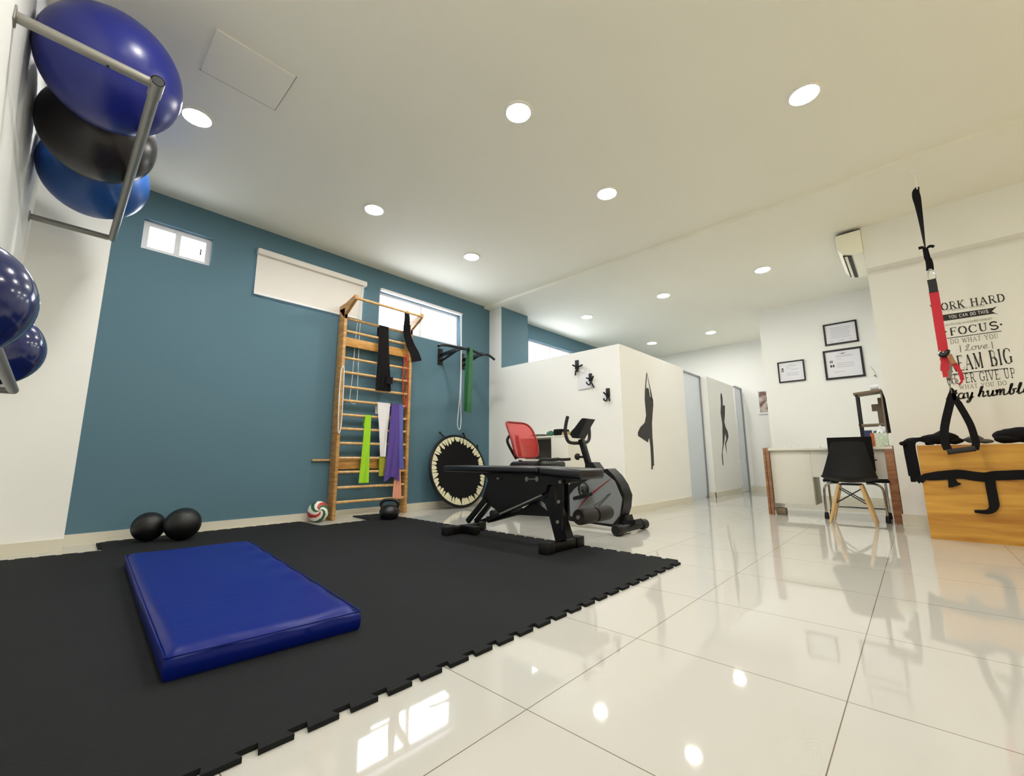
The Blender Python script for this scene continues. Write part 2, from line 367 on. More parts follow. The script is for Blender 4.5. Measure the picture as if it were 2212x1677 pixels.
# skirtings
struct(MB().box(.15, 4.62, BY-.012, BY, 0, .085), 'baseboard_back', 'skirt')
struct(MB().box(LX, .150, 4.588, 4.60, 0, .085), 'baseboard_pillar', 'skirt')
struct(MB().box(4.608, 4.62, 2.498, BY, 0, .085).box(4.608, 6.60, 2.498, 2.51, 0, .085), 'baseboard_cubicle', 'skirt')
struct(MB().box(7.588, 9.08, 2.488, 2.50, 0, .085).box(7.588, 7.60, 2.488, 2.66, 0, .085), 'baseboard_cubicle_second', 'skirt')
struct(MB().box(ENDX-.012, ENDX, 1.64, 4.8, 0, .10), 'baseboard_far', 'skirt')
struct(MB().box(7.688, 7.70, .16, 1.652, 0, .10), 'baseboard_certificates', 'skirt')
struct(MB().box(5.688, 5.70, FY, .172, 0, .10), 'baseboard_right', 'skirt')
# glass cubicle doors with slim metal frames
d = struct(MB().box(7.555, 7.59, 2.60, 2.635, 0, 2.04).box(6.60, 7.59, 2.60, 2.635, 2.02, 2.05), 'door_1', 'alu')
MB().box(6.62, 7.555, 2.612, 2.62, .01, 2.02).build('glass_leaf', 'frosted', d, 0)
MB().cyl((7.52, 2.585, .03), (7.52, 2.60, .03), .02).build('door_guide', 'alu', d)
d = struct(MB().box(9.47, 9.52, 2.46, 2.50, 0, 2.02).box(9.08, 9.52, 2.46, 2.50, 2.02, 2.05), 'door_2', 'alu')
MB().box(9.09, 9.47, 2.478, 2.486, .01, 2.02).build('glass_leaf', 'frosted', d, 0)
# access hatch in the ceiling
t = thing('ceiling_hatch', 'flush square access panel with thin dark joint in the ceiling near the ball rack', 'access panel', (.585, 2.81, CE))
MB().box(.37, .80, 2.625, 3.0, CE-.008, CE-.001).build('panel', 'ceil', t)
mb = MB(); z0, z1 = CE-.006, CE-.0005
mb.box(.80, .803, 2.62, 3.0, z0, z1).box(.366, .803, 3.0, 3.005, z0, z1)
mb.build('joint', 'darkgrey', t)
# recessed lamps
def lamp(x, y, z, label):
    t = thing('ceiling_lamp', label, 'ceiling light', (x, y, z), 'recessed round ceiling lamps')
    MB().lathe([(.10, 0), (.10, -.006), (.085, -.012), (.083, -.004)], (x, y, z), 32).build('trim_ring', 'ring', t)
    MB().lathe([(.083, 0), (.083, -.008), (.0, -.009)], (x, y, z), 32).build('lens', 'lamp', t)
for x, y, lb in ((.445, 3.475, 'round recessed lamp beside the big blue ball'), (1.985, 1.778, 'large round recessed lamp in the top middle of the ceiling'), (3.195, .275, 'large round recessed lamp nearest the right side of the ceiling'),
                 (1.898, 3.605, 'round recessed lamp in front of the blind window'), (3.24, 1.812, 'round recessed lamp in the middle, just before the shallow ceiling step'), (3.215, 3.655, 'round recessed lamp nearest the bright window')):
    lamp(x, y, CE, lb)
for x, y, lb in ((5.93, 2.464, 'round recessed lamp over the corner of the white cubicle'), (5.956, 1.167, 'round recessed lamp before the certificates wall, nearest the air conditioner'), (5.96, 3.814, 'small recessed lamp over the cubicle, next to the blue column'),
                 (8.38, 2.612, 'small recessed lamp at the corridor end, nearest the certificates wall'), (8.32, 3.768, 'smallest recessed lamp, over the far cubicle and seen above the near cubicle edge')):
    lamp(x, y, CE2, lb)
lamp(1.97, .28, CE, 'round recessed lamp above the photographer'); lamp(.45, 1.78, CE, 'round recessed lamp above the near ball rack'); lamp(.45, .28, CE, 'added unseen recessed lamp brightening the left side, behind the photographer')  # the last one is added out of view to brighten the left side

# ------------------------------------------------------------------ ball racks and balls
t = thing('ball_rack', 'grey steel tube rack high on the wall holding three big balls', 'ball rack', (LX, 3.4, 2.30))
ZT, XT, Y0, Y1 = 2.32, .141, 2.33, 4.315
MB().sweep([(LX, Y0, ZT), (XT-.02, Y0, ZT)], .021, 14).build('side_arm', 'steel', t)
MB().sweep([(LX, Y1, ZT), (XT-.02, Y1, ZT)], .021, 14).build('side_arm', 'steel', t)
mb = MB(); mb.sweep([(XT, Y0-.035, ZT), (XT, Y0+.08, ZT)], .026, 16, caps=False).sweep([(XT, Y0+.08, ZT), (XT, Y1, ZT)], .022, 14).sphere((XT, Y1, ZT), .022, 14, 8)
mb.build('front_rail', 'steel', t)
MB().cyl((XT, Y0-.034, ZT), (XT, Y0-.0335, ZT), .021).build('tube_opening', 'black', t)
for y in (Y0, Y1):
    MB().box(LX, LX+.006, y-.03, y+.03, ZT-.03, ZT+.03, .002).build('wall_flange', 'steel', t)
MB().cyl((-.02, Y0, ZT-.0225), (-.02, Y0, ZT-.02), .006, n=10).build('screw_hole', 'black', t)
G = 'big exercise balls on the high rack'
def gymball(c, r, m, label, group):
    o = MB().sphere(c, r, 48, 32).build('exercise_ball', m); tag(o, label, 'exercise ball', group)
    c = V(c); d = (EYE+V((.4, 1.2, 0))-c).normalized()
    rb = MB()
    for k in (.3,):
        rr = math.sqrt(1-k*k)*r*1.0002; ax = V((.2, 1, .1)).normalized(); e1 = ax.orthogonal().normalized(); e2 = ax.cross(e1)
        rb.sweep([c+ax*k*r+(e1*math.cos(a)+e2*math.sin(a))*rr for a in [2*math.pi*j/48 for j in range(48)]], 0.001, 5, closed=True)
    rb.build('seam', m, o)
    return o
gymball((0, 2.79, 2.605), .284, 'ball_blue', 'big royal blue ball nearest on the high wall rack', G)
gymball((-.014, 3.35, 2.566), .268, 'ball_black', 'black exercise ball between the two blue ones on the high rack', G)
gymball((.0, 3.905, 2.582), .285, 'ball_light', 'lighter blue ball at the far end of the high rack', G)
t = thing('ball_rack', 'grey steel rack low on the wall holding two small dark blue balls', 'ball rack', (LX, 1.6, .86))
MB().sweep([(-.10, .95, .862), (-.10, 2.08, .862)], .013, 12).build('front_rail', 'steel', t)
MB().sweep([(LX, 2.075, .862), (-.10, 2.075, .862)], .013, 12).build('side_arm', 'steel', t)
MB().sweep([(LX, .95, .862), (-.10, .95, .862)], .013, 12).build('side_arm', 'steel', t)
G = 'small navy balls on the low rack'
gymball((-.165, 1.27, .945), .118, 'ball_navy', 'glossy navy ball nearest at the left edge, on the low rack', G)
gymball((-.155, 1.93, .968), .116, 'ball_navy', 'navy ball half hidden behind the glossy one on the low rack', G)

# ------------------------------------------------------------------ floor mats
def tooth_edge(p0, p1, out, pitch=.107, depth=.026, phase=.2):
    """outline of a jigsaw edge from p0 to p1; out = outward unit vector"""
    p0, p1, out = V((*p0, 0)), V((*p1, 0)), V((*out, 0)); d = (p1-p0); n = int(d.length/pitch); d.normalize(); pts = [p0]
    for k in range(n):
        s = (k+phase)*pitch; a = pitch*.56
        if s+a+.02 > (p1-p0).length: break
        pts += [p0+d*s, p0+d*(s-.008)+out*depth, p0+d*(s+a+.008)+out*depth, p0+d*(s+a)]
    return pts
o = []
o += tooth_edge((LX+.02, 1.155), (2.742, 1.155), (0, -1))
o += tooth_edge((2.742, 1.155), (2.742, 4.70), (1, 0))
o += tooth_edge((2.742, 4.70), (2.42, 4.74), (.12, .99), depth=.02)
o += [V((2.41, 4.30, 0))]
o += tooth_edge((2.40, 4.29), (1.89, 4.29), (0, 1), depth=.02)
o += [V((1.88, 4.30, 0))]
o += tooth_edge((1.87, 4.735), (.36, 4.735), (0, 1), depth=.02)
o += tooth_edge((.355, 4.73), (.345, 4.31), (-1, 0), depth=.02)
o += tooth_edge((.34, 4.29), (LX+.02, 4.37), (0, 1), depth=.02)
mb = MB(); mb.prism([p+V((0, 0, .0005)) for p in o], (0, 0, .012))
tag(mb.build('rubber_mat', 'matblack', None, 0), 'large black jigsaw-edged rubber mat covering the tiles', 'floor mat')
# blue gymnastics mat
t = thing('gym_mat', 'thick blue vinyl exercise mat lying on the black rubber floor', 'exercise mat', (.65, 2.55, .013))
fl, fr, br, bl = V((.300, 1.645, 0)), (V((.868, 1.60, 0))), V((1.035, 3.47, 0)), V((.392, 3.53, 0))
def quadpt(u, v): return (fl*(1-u)+fr*u)*(1-v)+(bl*(1-u)+br*u)*v
mb = MB(); NU, NV = 24, 60; Z0, Z1 = .0135, .090; g = []
def prof(u):   # rounded rim: inset and drop near an edge
    e = min(u, 1-u); return e
for j in range(NV+1):
    row = []
    for i in range(NU+1):
        u, v = i/NU, j/NV; p = quadpt(u, v); du, dv = min(u, 1-u)*.6, min(v, 1-v)*1.9; e = min(du, dv)
        z = Z1-.016*max(0, 1-e/.022)**2
        z += .0022*math.sin(9*v+2*u)*math.sin(5*u+1.3)+.0035*math.exp(-((u-.95)/.12)**2)*math.sin(38*v-7*u)
        z -= .004*math.exp(-((v-.0)/.05)**2)*abs(math.sin(11*u+.5))
        row.append(mb.bm.verts.new((p.x, p.y, z)))
    g.append(row)
for j in range(NV):
    for i in range(NU): mb.bm.faces.new((g[j][i], g[j][i+1], g[j+1][i+1], g[j+1][i]))
rim = [g[0][i] for i in range(NU+1)]+[g[j][NU] for j in range(1, NV+1)]+[g[NV][i] for i in range(NU-1, -1, -1)]+[g[j][0] for j in range(NV-1, 0, -1)]
ctr = quadpt(.5, .5); prev = rim
for z, off in ((.066, .006), (.045, .008), (.026, .006), (Z0, .0)):
    ring = []
    for v in rim:
        dd = V((v.co.x-ctr.x, (v.co.y-ctr.y)/3, 0)).normalized()
        ring.append(mb.bm.verts.new((v.co.x+dd.x*off, v.co.y+dd.y*off, z)))
    for a in range(len(rim)): b = (a+1) % len(rim); mb.bm.faces.new((prev[a], prev[b], ring[b], ring[a]))
    prev = ring
mb.bm.faces.new(prev[::-1])
mb.build('cover', 'vinyl', t, 60)
mb = MB(); seam = []
for a, b in ((fl, fr), (fr, br), (br, bl), (bl, fl)): seam += [a.lerp(b, k/12) for k in range(12)]
mb.sweep([V((p.x, p.y, .0775))+V((p.x-ctr.x, (p.y-ctr.y)/3, 0)).normalized()*.0045 for p in seam], .0028, 6, closed=True)
mb.build('piping', 'vinyl', t, label='raised blue seam along the top rim')
# slam balls, volleyball, kettlebell
for c, r, lb in (((.612, 4.515, .1235), .111, 'black slam ball, the left and farther one of two by the skirting'), ((.805, 4.375, .137), .1245, 'black slam ball, the right one of two by the skirting')):
    o = MB().sphere(c, r, 40, 26).build('slam_ball', 'slam'); tag(o, lb, 'medicine ball', 'black slam balls on the mat')
    c = V(c); ax = V((-.5, .4, .9)).normalized(); mb = MB()
    e1 = ax.orthogonal().normalized(); e2 = ax.cross(e1)
    mb.sweep([c+ax*.3*r+(e1*math.cos(a)+e2*math.sin(a))*r*.9545 for a in [2*math.pi*k/40 for k in range(40)]], .0015, 5, closed=True).build('seam', 'slam', o)
c = V((2.005, 4.66, .106)); r = .105; mb = MB()
ax = (V((1.7, 3.6, .35))-c).normalized(); rot = V((0, 0, 1)).rotation_difference(ax).to_matrix()
NU, NV = 72, 40; g = []
for j in range(NV+1):
    th = math.pi*j/NV; g.append([mb.bm.verts.new(c+rot @ V((math.sin(th)*math.cos(2*math.pi*i/NU), math.sin(th)*math.sin(2*math.pi*i/NU), math.cos(th)))*r) for i in range(NU)] if 0 < j < NV else [mb.bm.verts.new(c+rot @ V((0, 0, math.cos(th)))*r)]*NU)
seq = [0, 1, 2, 1, 2, 0, 1, 2, 1]
for j in range(NV):
    for i in range(NU):
        vs = []
        for v in (g[j][i], g[j][(i+1) % NU], g[j+1][(i+1) % NU], g[j+1][i]):
            if v not in vs: vs.append(v)
        f = mb.bm.faces.new(vs); ph = (i/NU+.32*math.sin(math.pi*(j+.5)/NV)+.25) % 1; f.material_index = seq[int(ph*9) % 9]
o = mb.build('volleyball', ['red_ball', 'white_ball', 'green_ball']); tag(o, 'red, white and green volleyball beside the foot of the wall bars', 'ball')
kx, ky = 2.575, 4.21
t = thing('kettlebell', 'black kettlebell standing at the back edge of the rubber mat', 'kettlebell', (kx, ky, .013))
MB().lathe([(0, .0), (.066, .0), (.092, .02), (.106, .055), (.104, .09), (.086, .122), (.055, .142), (.02, .148), (0, .149)], (kx, ky, .013), 32).build('body', 'blackvinyl', t)
hx = V((.72, -.69, 0))
MB().sweep(bez([V((kx, ky, .115))-hx*.07, V((kx, ky, .168))-hx*.092, V((kx, ky, .205))-hx*.062, V((kx, ky, .213)), V((kx, ky, .205))+hx*.062, V((kx, ky, .168))+hx*.092, V((kx, ky, .115))+hx*.07]), .017, 12).build('handle', 'blackvinyl', t)

# ------------------------------------------------------------------ wall bars with bands
t = thing('wall_bars', 'tall pine wall bars with many rungs fixed to the blue wall', 'wall bars', (2.6, 4.7, 0))
YF = 4.66
for x in (2.145, 3.035):
    MB().box(x, x+.036, YF-.03, 4.775, .002, 2.38, .004).build('side_post', 'pine', t)
    MB().prism([(x, 4.775, 2.38), (x, YF-.03, 2.25), (x, YF-.03, 2.30), (x, YF-.26, 2.425), (x, YF-.26, 2.475), (x, YF-.04, 2.43), (x, 4.775, 2.42)], (.036, 0, 0)).build('top_bracket', 'pine', t)
for z in (2.263, 2.111, 1.793, 1.627, 1.460, 1.303, 1.140, .983, .822, .658, .505, .338, .182):
    MB().sweep([(2.165, YF, z), (3.05, YF, z)], .016, 12).build('rung', 'pineh', t)
MB().sweep([(2.165, YF-.235, 2.445), (3.05, YF-.235, 2.445)], .016, 12).build('rung', 'pineh', t)
for z0, z1 in ((1.945, 2.05), (.537, .640)): MB().box(2.17, 3.045, YF+.03, YF+.052, z0, z1, .003).build('cross_board', 'plank', t)
MB().box(1.955, 3.165, 4.772, 4.798, .628, .648).build('mounting_rail', 'pineh', t)
def drape(name, label, cat, x0, x1, xb0, xb1, zt, zb, m, y=YF-.02, wave=.006, n=20, back=None, group='elastic bands hung on the wall bars', folds=9, hem=0):
    """flat band hung over the rung at height zt: front sheet to zb, short back sheet"""
    back = back or zt-.12; mb = MB(); rows = []; prf = [(YF+.022, back+(zt-back)*k/3) for k in range(3)]+[(YF+.016, zt+.012), (YF, zt+.02), (y-.002, zt+.012)]+[(y, zt-(zt-zb)*(k/n)**1.0) for k in range(1, n+1)]
    for i, (yy, z) in enumerate(prf):
        s = max(0, (zt-z)/(zt-zb)) if i > 4 else 0
        row = []
        for j in range(13):
            u = j/12; a, b = x0+(xb0-x0)*s, x1+(xb1-x1)*s
            row.append(mb.bm.verts.new((a+(b-a)*u, yy-wave*s*(1+math.sin(folds*u+5*s)), z-hem*s*abs(u-.5))))
        rows.append(row)
    for A, B in zip(rows, rows[1:]):
        for j in range(12): mb.bm.faces.new((A[j], A[j+1], B[j+1], B[j]))
    bmesh.ops.solidify(mb.bm, geom=list(mb.bm.faces), thickness=.003)
    return tag(mb.build(name, m, None, 60), label, cat, group)
drape('resistance_band', 'lime green band hanging over a middle rung', 'exercise band', 2.468, 2.545, 2.43, 2.548, 1.14, .38, 'lime')
drape('resistance_band', 'black band bundle hanging from an upper rung of the wall bars', 'exercise band', 2.59, 2.72, 2.58, 2.775, 2.263, 1.46, 'blackfabric', wave=.014, folds=22)
drape('resistance_band', 'white band narrowing downwards beside the purple one', 'exercise band', 2.616, 2.79, 2.684, 2.745, 1.303, .675, 'offwhite', wave=.01)
drape('resistance_band', 'wide purple band hanging beside the white one', 'exercise band', 2.795, 2.90, 2.73, 2.94, 1.303, .44, 'purple', y=YF-.044, wave=.010, folds=14, hem=.12)
drape('resistance_band', 'violet blue narrow band next to the right post of the wall bars', 'exercise band', 2.905, 2.965, 2.93, 2.995, 1.303, .53, 'violet', y=YF-.03, wave=.01)
drape('resistance_band', 'coral pink band hanging lowest on the wall bars', 'exercise band', 2.895, 2.955, 2.87, 2.985, .822, .175, 'coral', wave=.008, folds=16)
drape('towel', 'small yellow green folded cloth on the lower board of the wall bars', 'towel', 2.672, 2.79, 2.678, 2.768, .658, .45, 'olive', wave=.004)
drape('black_pouch', 'black cuff strap dangling at the lower end of the black bands', 'strap', 2.70, 2.79, 2.70, 2.78, 1.627, 1.55, 'blackfabric', y=YF-.058, wave=.002, group=None)
mb = MB(); mb.ribbon(bez([(2.83, YF-.235, 2.465), (2.86, YF-.21, 2.38), (2.93, YF-.10, 2.25), (3.03, YF-.045, 2.10), (3.10, YF-.04, 2.0), (3.135, YF-.045, 1.90)]), [(1, 0, .3)]*41, [.06+.0025*k for k in range(41)], .004)
tag(mb.build('strap', 'blackfabric'), 'dark wide strap slung over the top corner of the wall bars by the bright window', 'strap')
mb = MB(); mb.sweep(bez([(2.14, YF-.035, 1.62), (2.135, YF-.04, 1.3), (2.145, YF-.045, .97), (2.165, YF-.045, .95), (2.18, YF-.04, 1.1), (2.175, YF-.036, 1.64), (2.15, YF-.034, 1.66), (2.14, YF-.035, 1.62)]), .0055, 6)
tag(mb.build('jump_rope', 'cord'), 'white cord looped on the left post of the wall bars', 'rope')
mb = MB(); mb.sweep(bez([(2.955, YF-.035, 1.93), (2.94, YF-.04, 1.6), (2.975, YF-.045, 1.35), (3.01, YF-.045, 1.30), (3.02, YF-.04, 1.5), (2.99, YF-.036, 1.93), (2.97, YF-.034, 1.95), (2.955, YF-.035, 1.93)]), .006, 6)
tag(mb.build('jump_rope', 'red'), 'red cord looped near the right post of the wall bars', 'rope')

# ------------------------------------------------------------------ pull-up bar and trampoline
t = thing('pull_up_bar', 'black wall-mounted pull-up bar beside the bright window', 'pull-up bar', (3.85, 4.79, 1.96))
for x0, x1 in ((3.605, 3.69), (4.03, 4.105)): MB().box(x0, x1, 4.785, 4.80, 1.962, 2.20, .003).build('wall_plate', 'blackmetal', t)
Yb = 4.30
MB().sweep(bez([PY(947, 748, Yb-.04), PY(963, 746, Yb-.01), PY(1003, 754, Yb), PY(1018, 757, Yb), PY(1040, 766, Yb), PY(1054, 767, Yb), PY(1068, 777, Yb-.1)]), .017, 12).build('grip_bar', 'blackmetal', t)
MB().bar((3.65, 4.785, 2.10), (3.615, Yb, 2.112), .03, .045).build('arm', 'blackmetal', t)
MB().bar((4.07, 4.785, 2.10), (3.99, Yb, 2.095), .03, .045).build('arm', 'blackmetal', t)
MB().bar((3.66, 4.785, 2.02), (3.62, Yb+.06, 2.105), .02, .025).build('brace', 'blackmetal', t)
MB().bar((4.075, 4.785, 2.02), (4.0, Yb+.06, 2.09), .02, .025).build('brace', 'blackmetal', t)
mb = MB(); pts = bez([(3.735, Yb+.022, 1.27), (3.74, Yb+.022, 1.7), (3.765, Yb+.02, 2.09), (3.77, Yb, 2.142), (3.775, Yb-.024, 2.09), (3.765, Yb-.026, 1.75), (3.748, Yb-.03, 1.4), (3.742, Yb-.03, 1.25)])
mb.ribbon(pts, (1, 0, 0), [.075]*24+[.05]*8+[.06+.001*k for k in range(25)], .004)
tag(mb.build('resistance_band', 'green'), 'dark green band looped over the pull-up bar', 'exercise band')
# mini trampoline leaning on the wall
R = .478; base = V((3.86, 4.50, .0)); tilt = math.radians(11); up = V((0, math.sin(tilt), math.cos(tilt))); nrm = V((0, -math.cos(tilt), math.sin(tilt))); sx = V((1, 0, 0)); cc = base+up*(R+.022)
t = thing('mini_trampoline', 'round mini trampoline with cream and black skirt leaning on the blue wall', 'trampoline', base)
def disc(r, a, h=0): return cc+(sx*math.cos(a)+up*math.sin(a))*r+nrm*h
MB().sweep([disc(R, 2*math.pi*k/64) for k in range(64)], .02, 10, closed=True).build('rim', 'blackmetal', t)
mb = MB(); mb.prism([disc(R*.99, 2*math.pi*k/64, -.012) for k in range(64)], nrm*.018); mb.build('spring_cover', 'blackfabric', t)
mb = MB(); random.seed(3)
a = 0
while a < 2*math.pi-.05:
    da = random.uniform(.07, .15); ri, ro = R*random.uniform(.75, .83), R*random.uniform(.955, .995); sk = random.uniform(-.04, .04)
    mb.prism([disc(ri+.02, a+sk, .0075), disc(ri, a+da*.45+sk, .0075), disc(ri+.03, a+da*.8+sk, .0075), disc(ro, a+da*.9, .0075), disc(ro+.004, a+da*.4, .0075), disc(ro, a, .0075)], nrm*.004); a += da
mb.build('skirt_patches', 'cream', t)
MB().prism([disc(R*.775, 2*math.pi*k/64, .006) for k in range(64)], nrm*.004).build('jumping_mat', 'blackfabric', t)
for an in (math.radians(68), math.radians(113), math.radians(35)):
    p = disc(R+.01, an); MB().sweep([p, p-nrm*.06+up*.085+sx*math.cos(an)*.06], .011, 10).sphere(p-nrm*.06+up*.085+sx*math.cos(an)*.06, .016, 12, 8).build('leg', 'blackmetal', t)

# ------------------------------------------------------------------ weight bench
def z5(x, y): return (900+x/4.254, 860+y/4.254)
bx = 2.53
t = thing('weight_bench', 'black adjustable weight bench with foam leg rollers on the rubber mat', 'weight bench', (bx, 2.35, .013))
mb = MB(); mb.box(2.39, 2.69, 1.99, 3.07, .535, .585, .016, 3); mb.build('back_pad', 'blackvinyl', t)
mb = MB(); mb.hexa([V(p) for p in ((2.39, 1.62, .500), (2.69, 1.62, .500), (2.69, 1.975, .525), (2.39, 1.975, .525), (2.39, 1.62, .570), (2.69, 1.62, .570), (2.69, 1.975, .583), (2.39, 1.975, .583))], .018, 3); mb.build('seat_pad', 'blackvinyl', t)
def slab(name, pts, x0, x1, m='blackmetal', parent=None):
    return MB().prism([PX(*z5(*p), x0) for p in pts], (x1-x0, 0, 0)).build(name, m, parent or t)
slab('main_frame', [(560, 680), (1410, 730), (1415, 775), (1330, 790), (1200, 800), (1190, 860), (1140, 885), (760, 1055), (600, 930), (655, 760), (640, 720)], 2.47, 2.60)
slab('brace', [(1140, 885), (1195, 905), (640, 1140), (560, 1130), (760, 1055)], 2.475, 2.50)
MB().bar(PX(*z5(1148, 893), 2.472), PX(*z5(760, 1068), 2.472), .004, .012).build('highlight_strip', 'steel', t, label='painted highlight along the edge of the brace')  # pale strip stands in for the highlight on the brace edge
slab('lower_beam', [(640, 1090), (930, 1045), (1090, 945), (1215, 1050), (1215, 1090), (930, 1075), (650, 1150)], 2.51, 2.57)
slab('front_leg', [(1145, 865), (1250, 800), (1275, 960), (1385, 1300), (1275, 1320), (1215, 1080)], 2.49, 2.57)
for x0, x1, dx in ((2.455, 2.463, 0), (2.60, 2.608, 45)):
    slab('adjuster_bar', [(1297+dx, 750), (1347+dx, 750), (1350+dx, 900), (1333+dx, 1215), (1285+dx, 1215), (1290+dx, 900)], x0, x1)
for p, r in (((1322, 772), .012), ((1308, 955), .012), ((1298, 1140), .012), ((750, 740), .01)):
    q = PX(*z5(*p), 2.455); MB().cyl(q+V((-.008, 0, 0)), q+V((.02, 0, 0)), r, n=12).build('bolt', 'steel', t)
for d in (0, 75):
    a, b = PX(*z5(635+d, 930), 2.46+d*.0012), PX(*z5(470+d, 1135), 2.46+d*.0012); MB().bar(a, b, .03, .035).build('rear_strut', 'blackmetal', t)
for nm, y0, y1, x0, x1 in (('front_foot', 1.845, 1.925, 2.31, 2.75), ('rear_foot', 2.915, 2.995, 2.33, 2.78)):
    f = MB().box(x0+.03, x1-.03, y0+.008, y1-.008, .020, .075, .006).build(nm, 'blackmetal', t)
    for a in (x0, x1-.09): MB().box(a, a+.09, y0, y1, .013, .083, .008).build('rubber_end', 'black', f)
mb = MB()
for p0, p1 in (((640, 1090), (640, 1180)),): pass
a = PX(*z5(560, 1120), 2.53); MB().bar((2.53, a.y, .05), (2.53, 2.955, .05), .06, .06, bev=.004).build('rear_stem', 'blackmetal', t)
yr = 1.80
ra, rb = PY(*z5(1310, 1150), yr), PY(*z5(1790, 1055), yr)
ra = V((2.50, yr, .215)); 
MB().cyl((2.575, yr-.02, .235), (3.02, yr-.02, .235), .014).build('roller_rod', 'steel', t)
for x0, x1 in ((2.585, 2.775), (2.80, 2.985)):
    MB().lathe([(.018, 0), (.05, 0), (.055, .012), (.055, x1-x0-.012), (.05, x1-x0), (.018, x1-x0)], (x0, yr-.02, .235), 24, (1, 0, 0)).build('foam_roller', 'foam', t)
# printed dumbbell emblem on the frame
mb = MB()
def pl(p, x): return PX(*z5(*p), x)
for cx_ in (1010, 1103):
    mb.prism([pl((cx_+15*math.cos(k*math.pi/8), 746+23*math.sin(k*math.pi/8)), 2.4688) for k in range(16)], (.001, 0, 0))
mb.prism([pl(p, 2.4688) for p in ((1022, 741), (1092, 741), (1092, 750), (1022, 750))], (.001, 0, 0))
mb.build('emblem', 'steel', t, label='small grey dumbbell emblem')

# ------------------------------------------------------------------ recumbent exercise bike
t = thing('exercise_bike', 'grey and black recumbent exercise bike with red mesh backrest behind the bench', 'exercise bike', (3.6, 2.5, 0))
def side(pts, x): return [PX(*z5(*p), x) for p in pts]
rim = [(1355, 850), (1430, 765), (1500, 722), (1600, 690), (1665, 668), (1750, 650), (1815, 715), (1870, 800), (1908, 900), (1898, 1015), (1860, 1140), (1840, 1190), (1790, 1185), (1560, 1150), (1400, 1130), (1350, 1080)]
sh = MB().prism(side(rim, 3.50), (.15, 0, 0)).build('shroud', 'black', t)
pan = [(1405, 890), (1450, 835), (1500, 795), (1610, 735), (1720, 688), (1815, 765), (1885, 930), (1865, 1080), (1800, 1160), (1620, 1140), (1410, 1085)]
MB().prism(side(pan, 3.488), (.014, 0, 0)).build('side_panel', 'panelgrey', sh)
mb = MB(); cv = bez(side([(1475, 1037), (1520, 970), (1580, 905), (1670, 830), (1785, 742)], 3.486), 6)
mb.ribbon(cv, (0, .6, .8), [.004+.010*math.sin(math.pi*k/(len(cv)-1)) for k in range(len(cv))], .002); mb.build('stripe', 'redline', sh)
mb = MB()     # slanted lettering-like mark
for k, (x, y, l) in enumerate(((1625, 995, 30), (1645, 985, 34), (1665, 970, 36), (1685, 955, 44), (1705, 935, 40), (1722, 918, 46), (1742, 905, 40))):
    mb.prism(side([(x, y), (x+9, y-4), (x+l, y-l*.8), (x+l-9, y-l*.8+4)], 3.486), (.002, 0, 0))
mb.prism(side([(1660, 1000), (1668, 1002), (1785, 880), (1778, 880)], 3.486), (.002, 0, 0)); mb.build('maker_mark', 'ink', sh)
q = PX(*z5(1548, 838), 3.48)
MB().sweep([q+V((-.03, math.cos(a)*.052, math.sin(a)*.062)) for a in [2*math.pi*k/28 for k in range(28)]], .008, 8, closed=True).build('crank_ring', 'black', t)
MB().cyl(q+V((-.045, 0, 0)), q+V((.02, 0, 0)), .03).build('crank_hub', 'darkgrey', t)
a, b = PX(*z5(1460, 925), 3.40), PX(*z5(1590, 885), 3.40); pd = MB().bar(a, b, .09, .032, bev=.006).build('pedal', 'black', t)
MB().bar(q+V((-.05, 0, 0)), (a+b)/2+V((.05, 0, 0)), .014, .028).build('crank_arm', 'blackmetal', t)
# front stabiliser along X
MB().lathe([(.0, 0), (.040, 0), (.046, .012), (.046, .07), (.032, .075), (.032, .45), (.044, .455), (.044, .53), (.036, .54), (0, .54)], (3.30, 1.905, .047), 20, (1, 0, 0)).build('front_stabiliser', 'black', t)
slab2 = MB().prism(side([(1800, 1150), (1920, 1080), (1935, 1130), (2010, 1120), (2010, 1160), (1900, 1210), (1790, 1200)], 3.54), (.12, 0, 0)).build('front_neck', 'black', t)
# console post, collar, knob
MB().prism(side([(1545, 710), (1548, 610), (1590, 590), (1615, 592), (1668, 668), (1640, 690)], 3.545), (.13, 0, 0)).build('post_collar', 'black', t)
MB().bar(PX(*z5(1590, 640), 3.61), PX(*z5(1512, 380), 3.61), .055, .05, up=(0, 1, 0), bev=.006).build('console_post', 'blackmetal', t)
q = PX(*z5(1505, 542), 3.61); MB().lathe([(0, 0), (.028, 0), (.032, .01), (.032, .03), (.02, .045), (0, .046)], q+V((-.01, .005, 0)), 16, (-.4, .9, .1)).cyl(q+V((0, .01, 0)), q+V((.01, -.06, 0)), .012).build('adjuster_knob', 'black', t)
cns = MB().prism(side([(1408, 335), (1425, 300), (1450, 275), (1515, 190), (1530, 185), (1575, 190), (1540, 250), (1500, 335), (1480, 372), (1430, 368)], 3.53), (.13, 0, 0)).build('console', 'black', t)
MB().prism([PX(*z5(1448, 288), 3.545)+V((0, .004, .002)), PX(*z5(1512, 203), 3.545)+V((0, .004, .002)), PX(*z5(1512, 203), 3.545)+V((.10, .004, .002)), PX(*z5(1448, 288), 3.545)+V((.10, .004, .002))], (0, .003, .002)).build('display', 'darkgrey', cns)
MB().sweep(bez([PX(*z5(1388, 168), 3.40), PX(*z5(1372, 240), 3.40), PX(*z5(1366, 310), 3.40), PX(*z5(1385, 385), 3.42), PX(*z5(1420, 412), 3.47), PX(*z5(1490, 415), 3.61), PX(*z5(1545, 412), 3.70), PX(*z5(1580, 390), 3.80), PX(*z5(1588, 330), 3.82), PX(*z5(1582, 250), 3.82)]), .0165, 12).build('handlebar', 'foam', t)
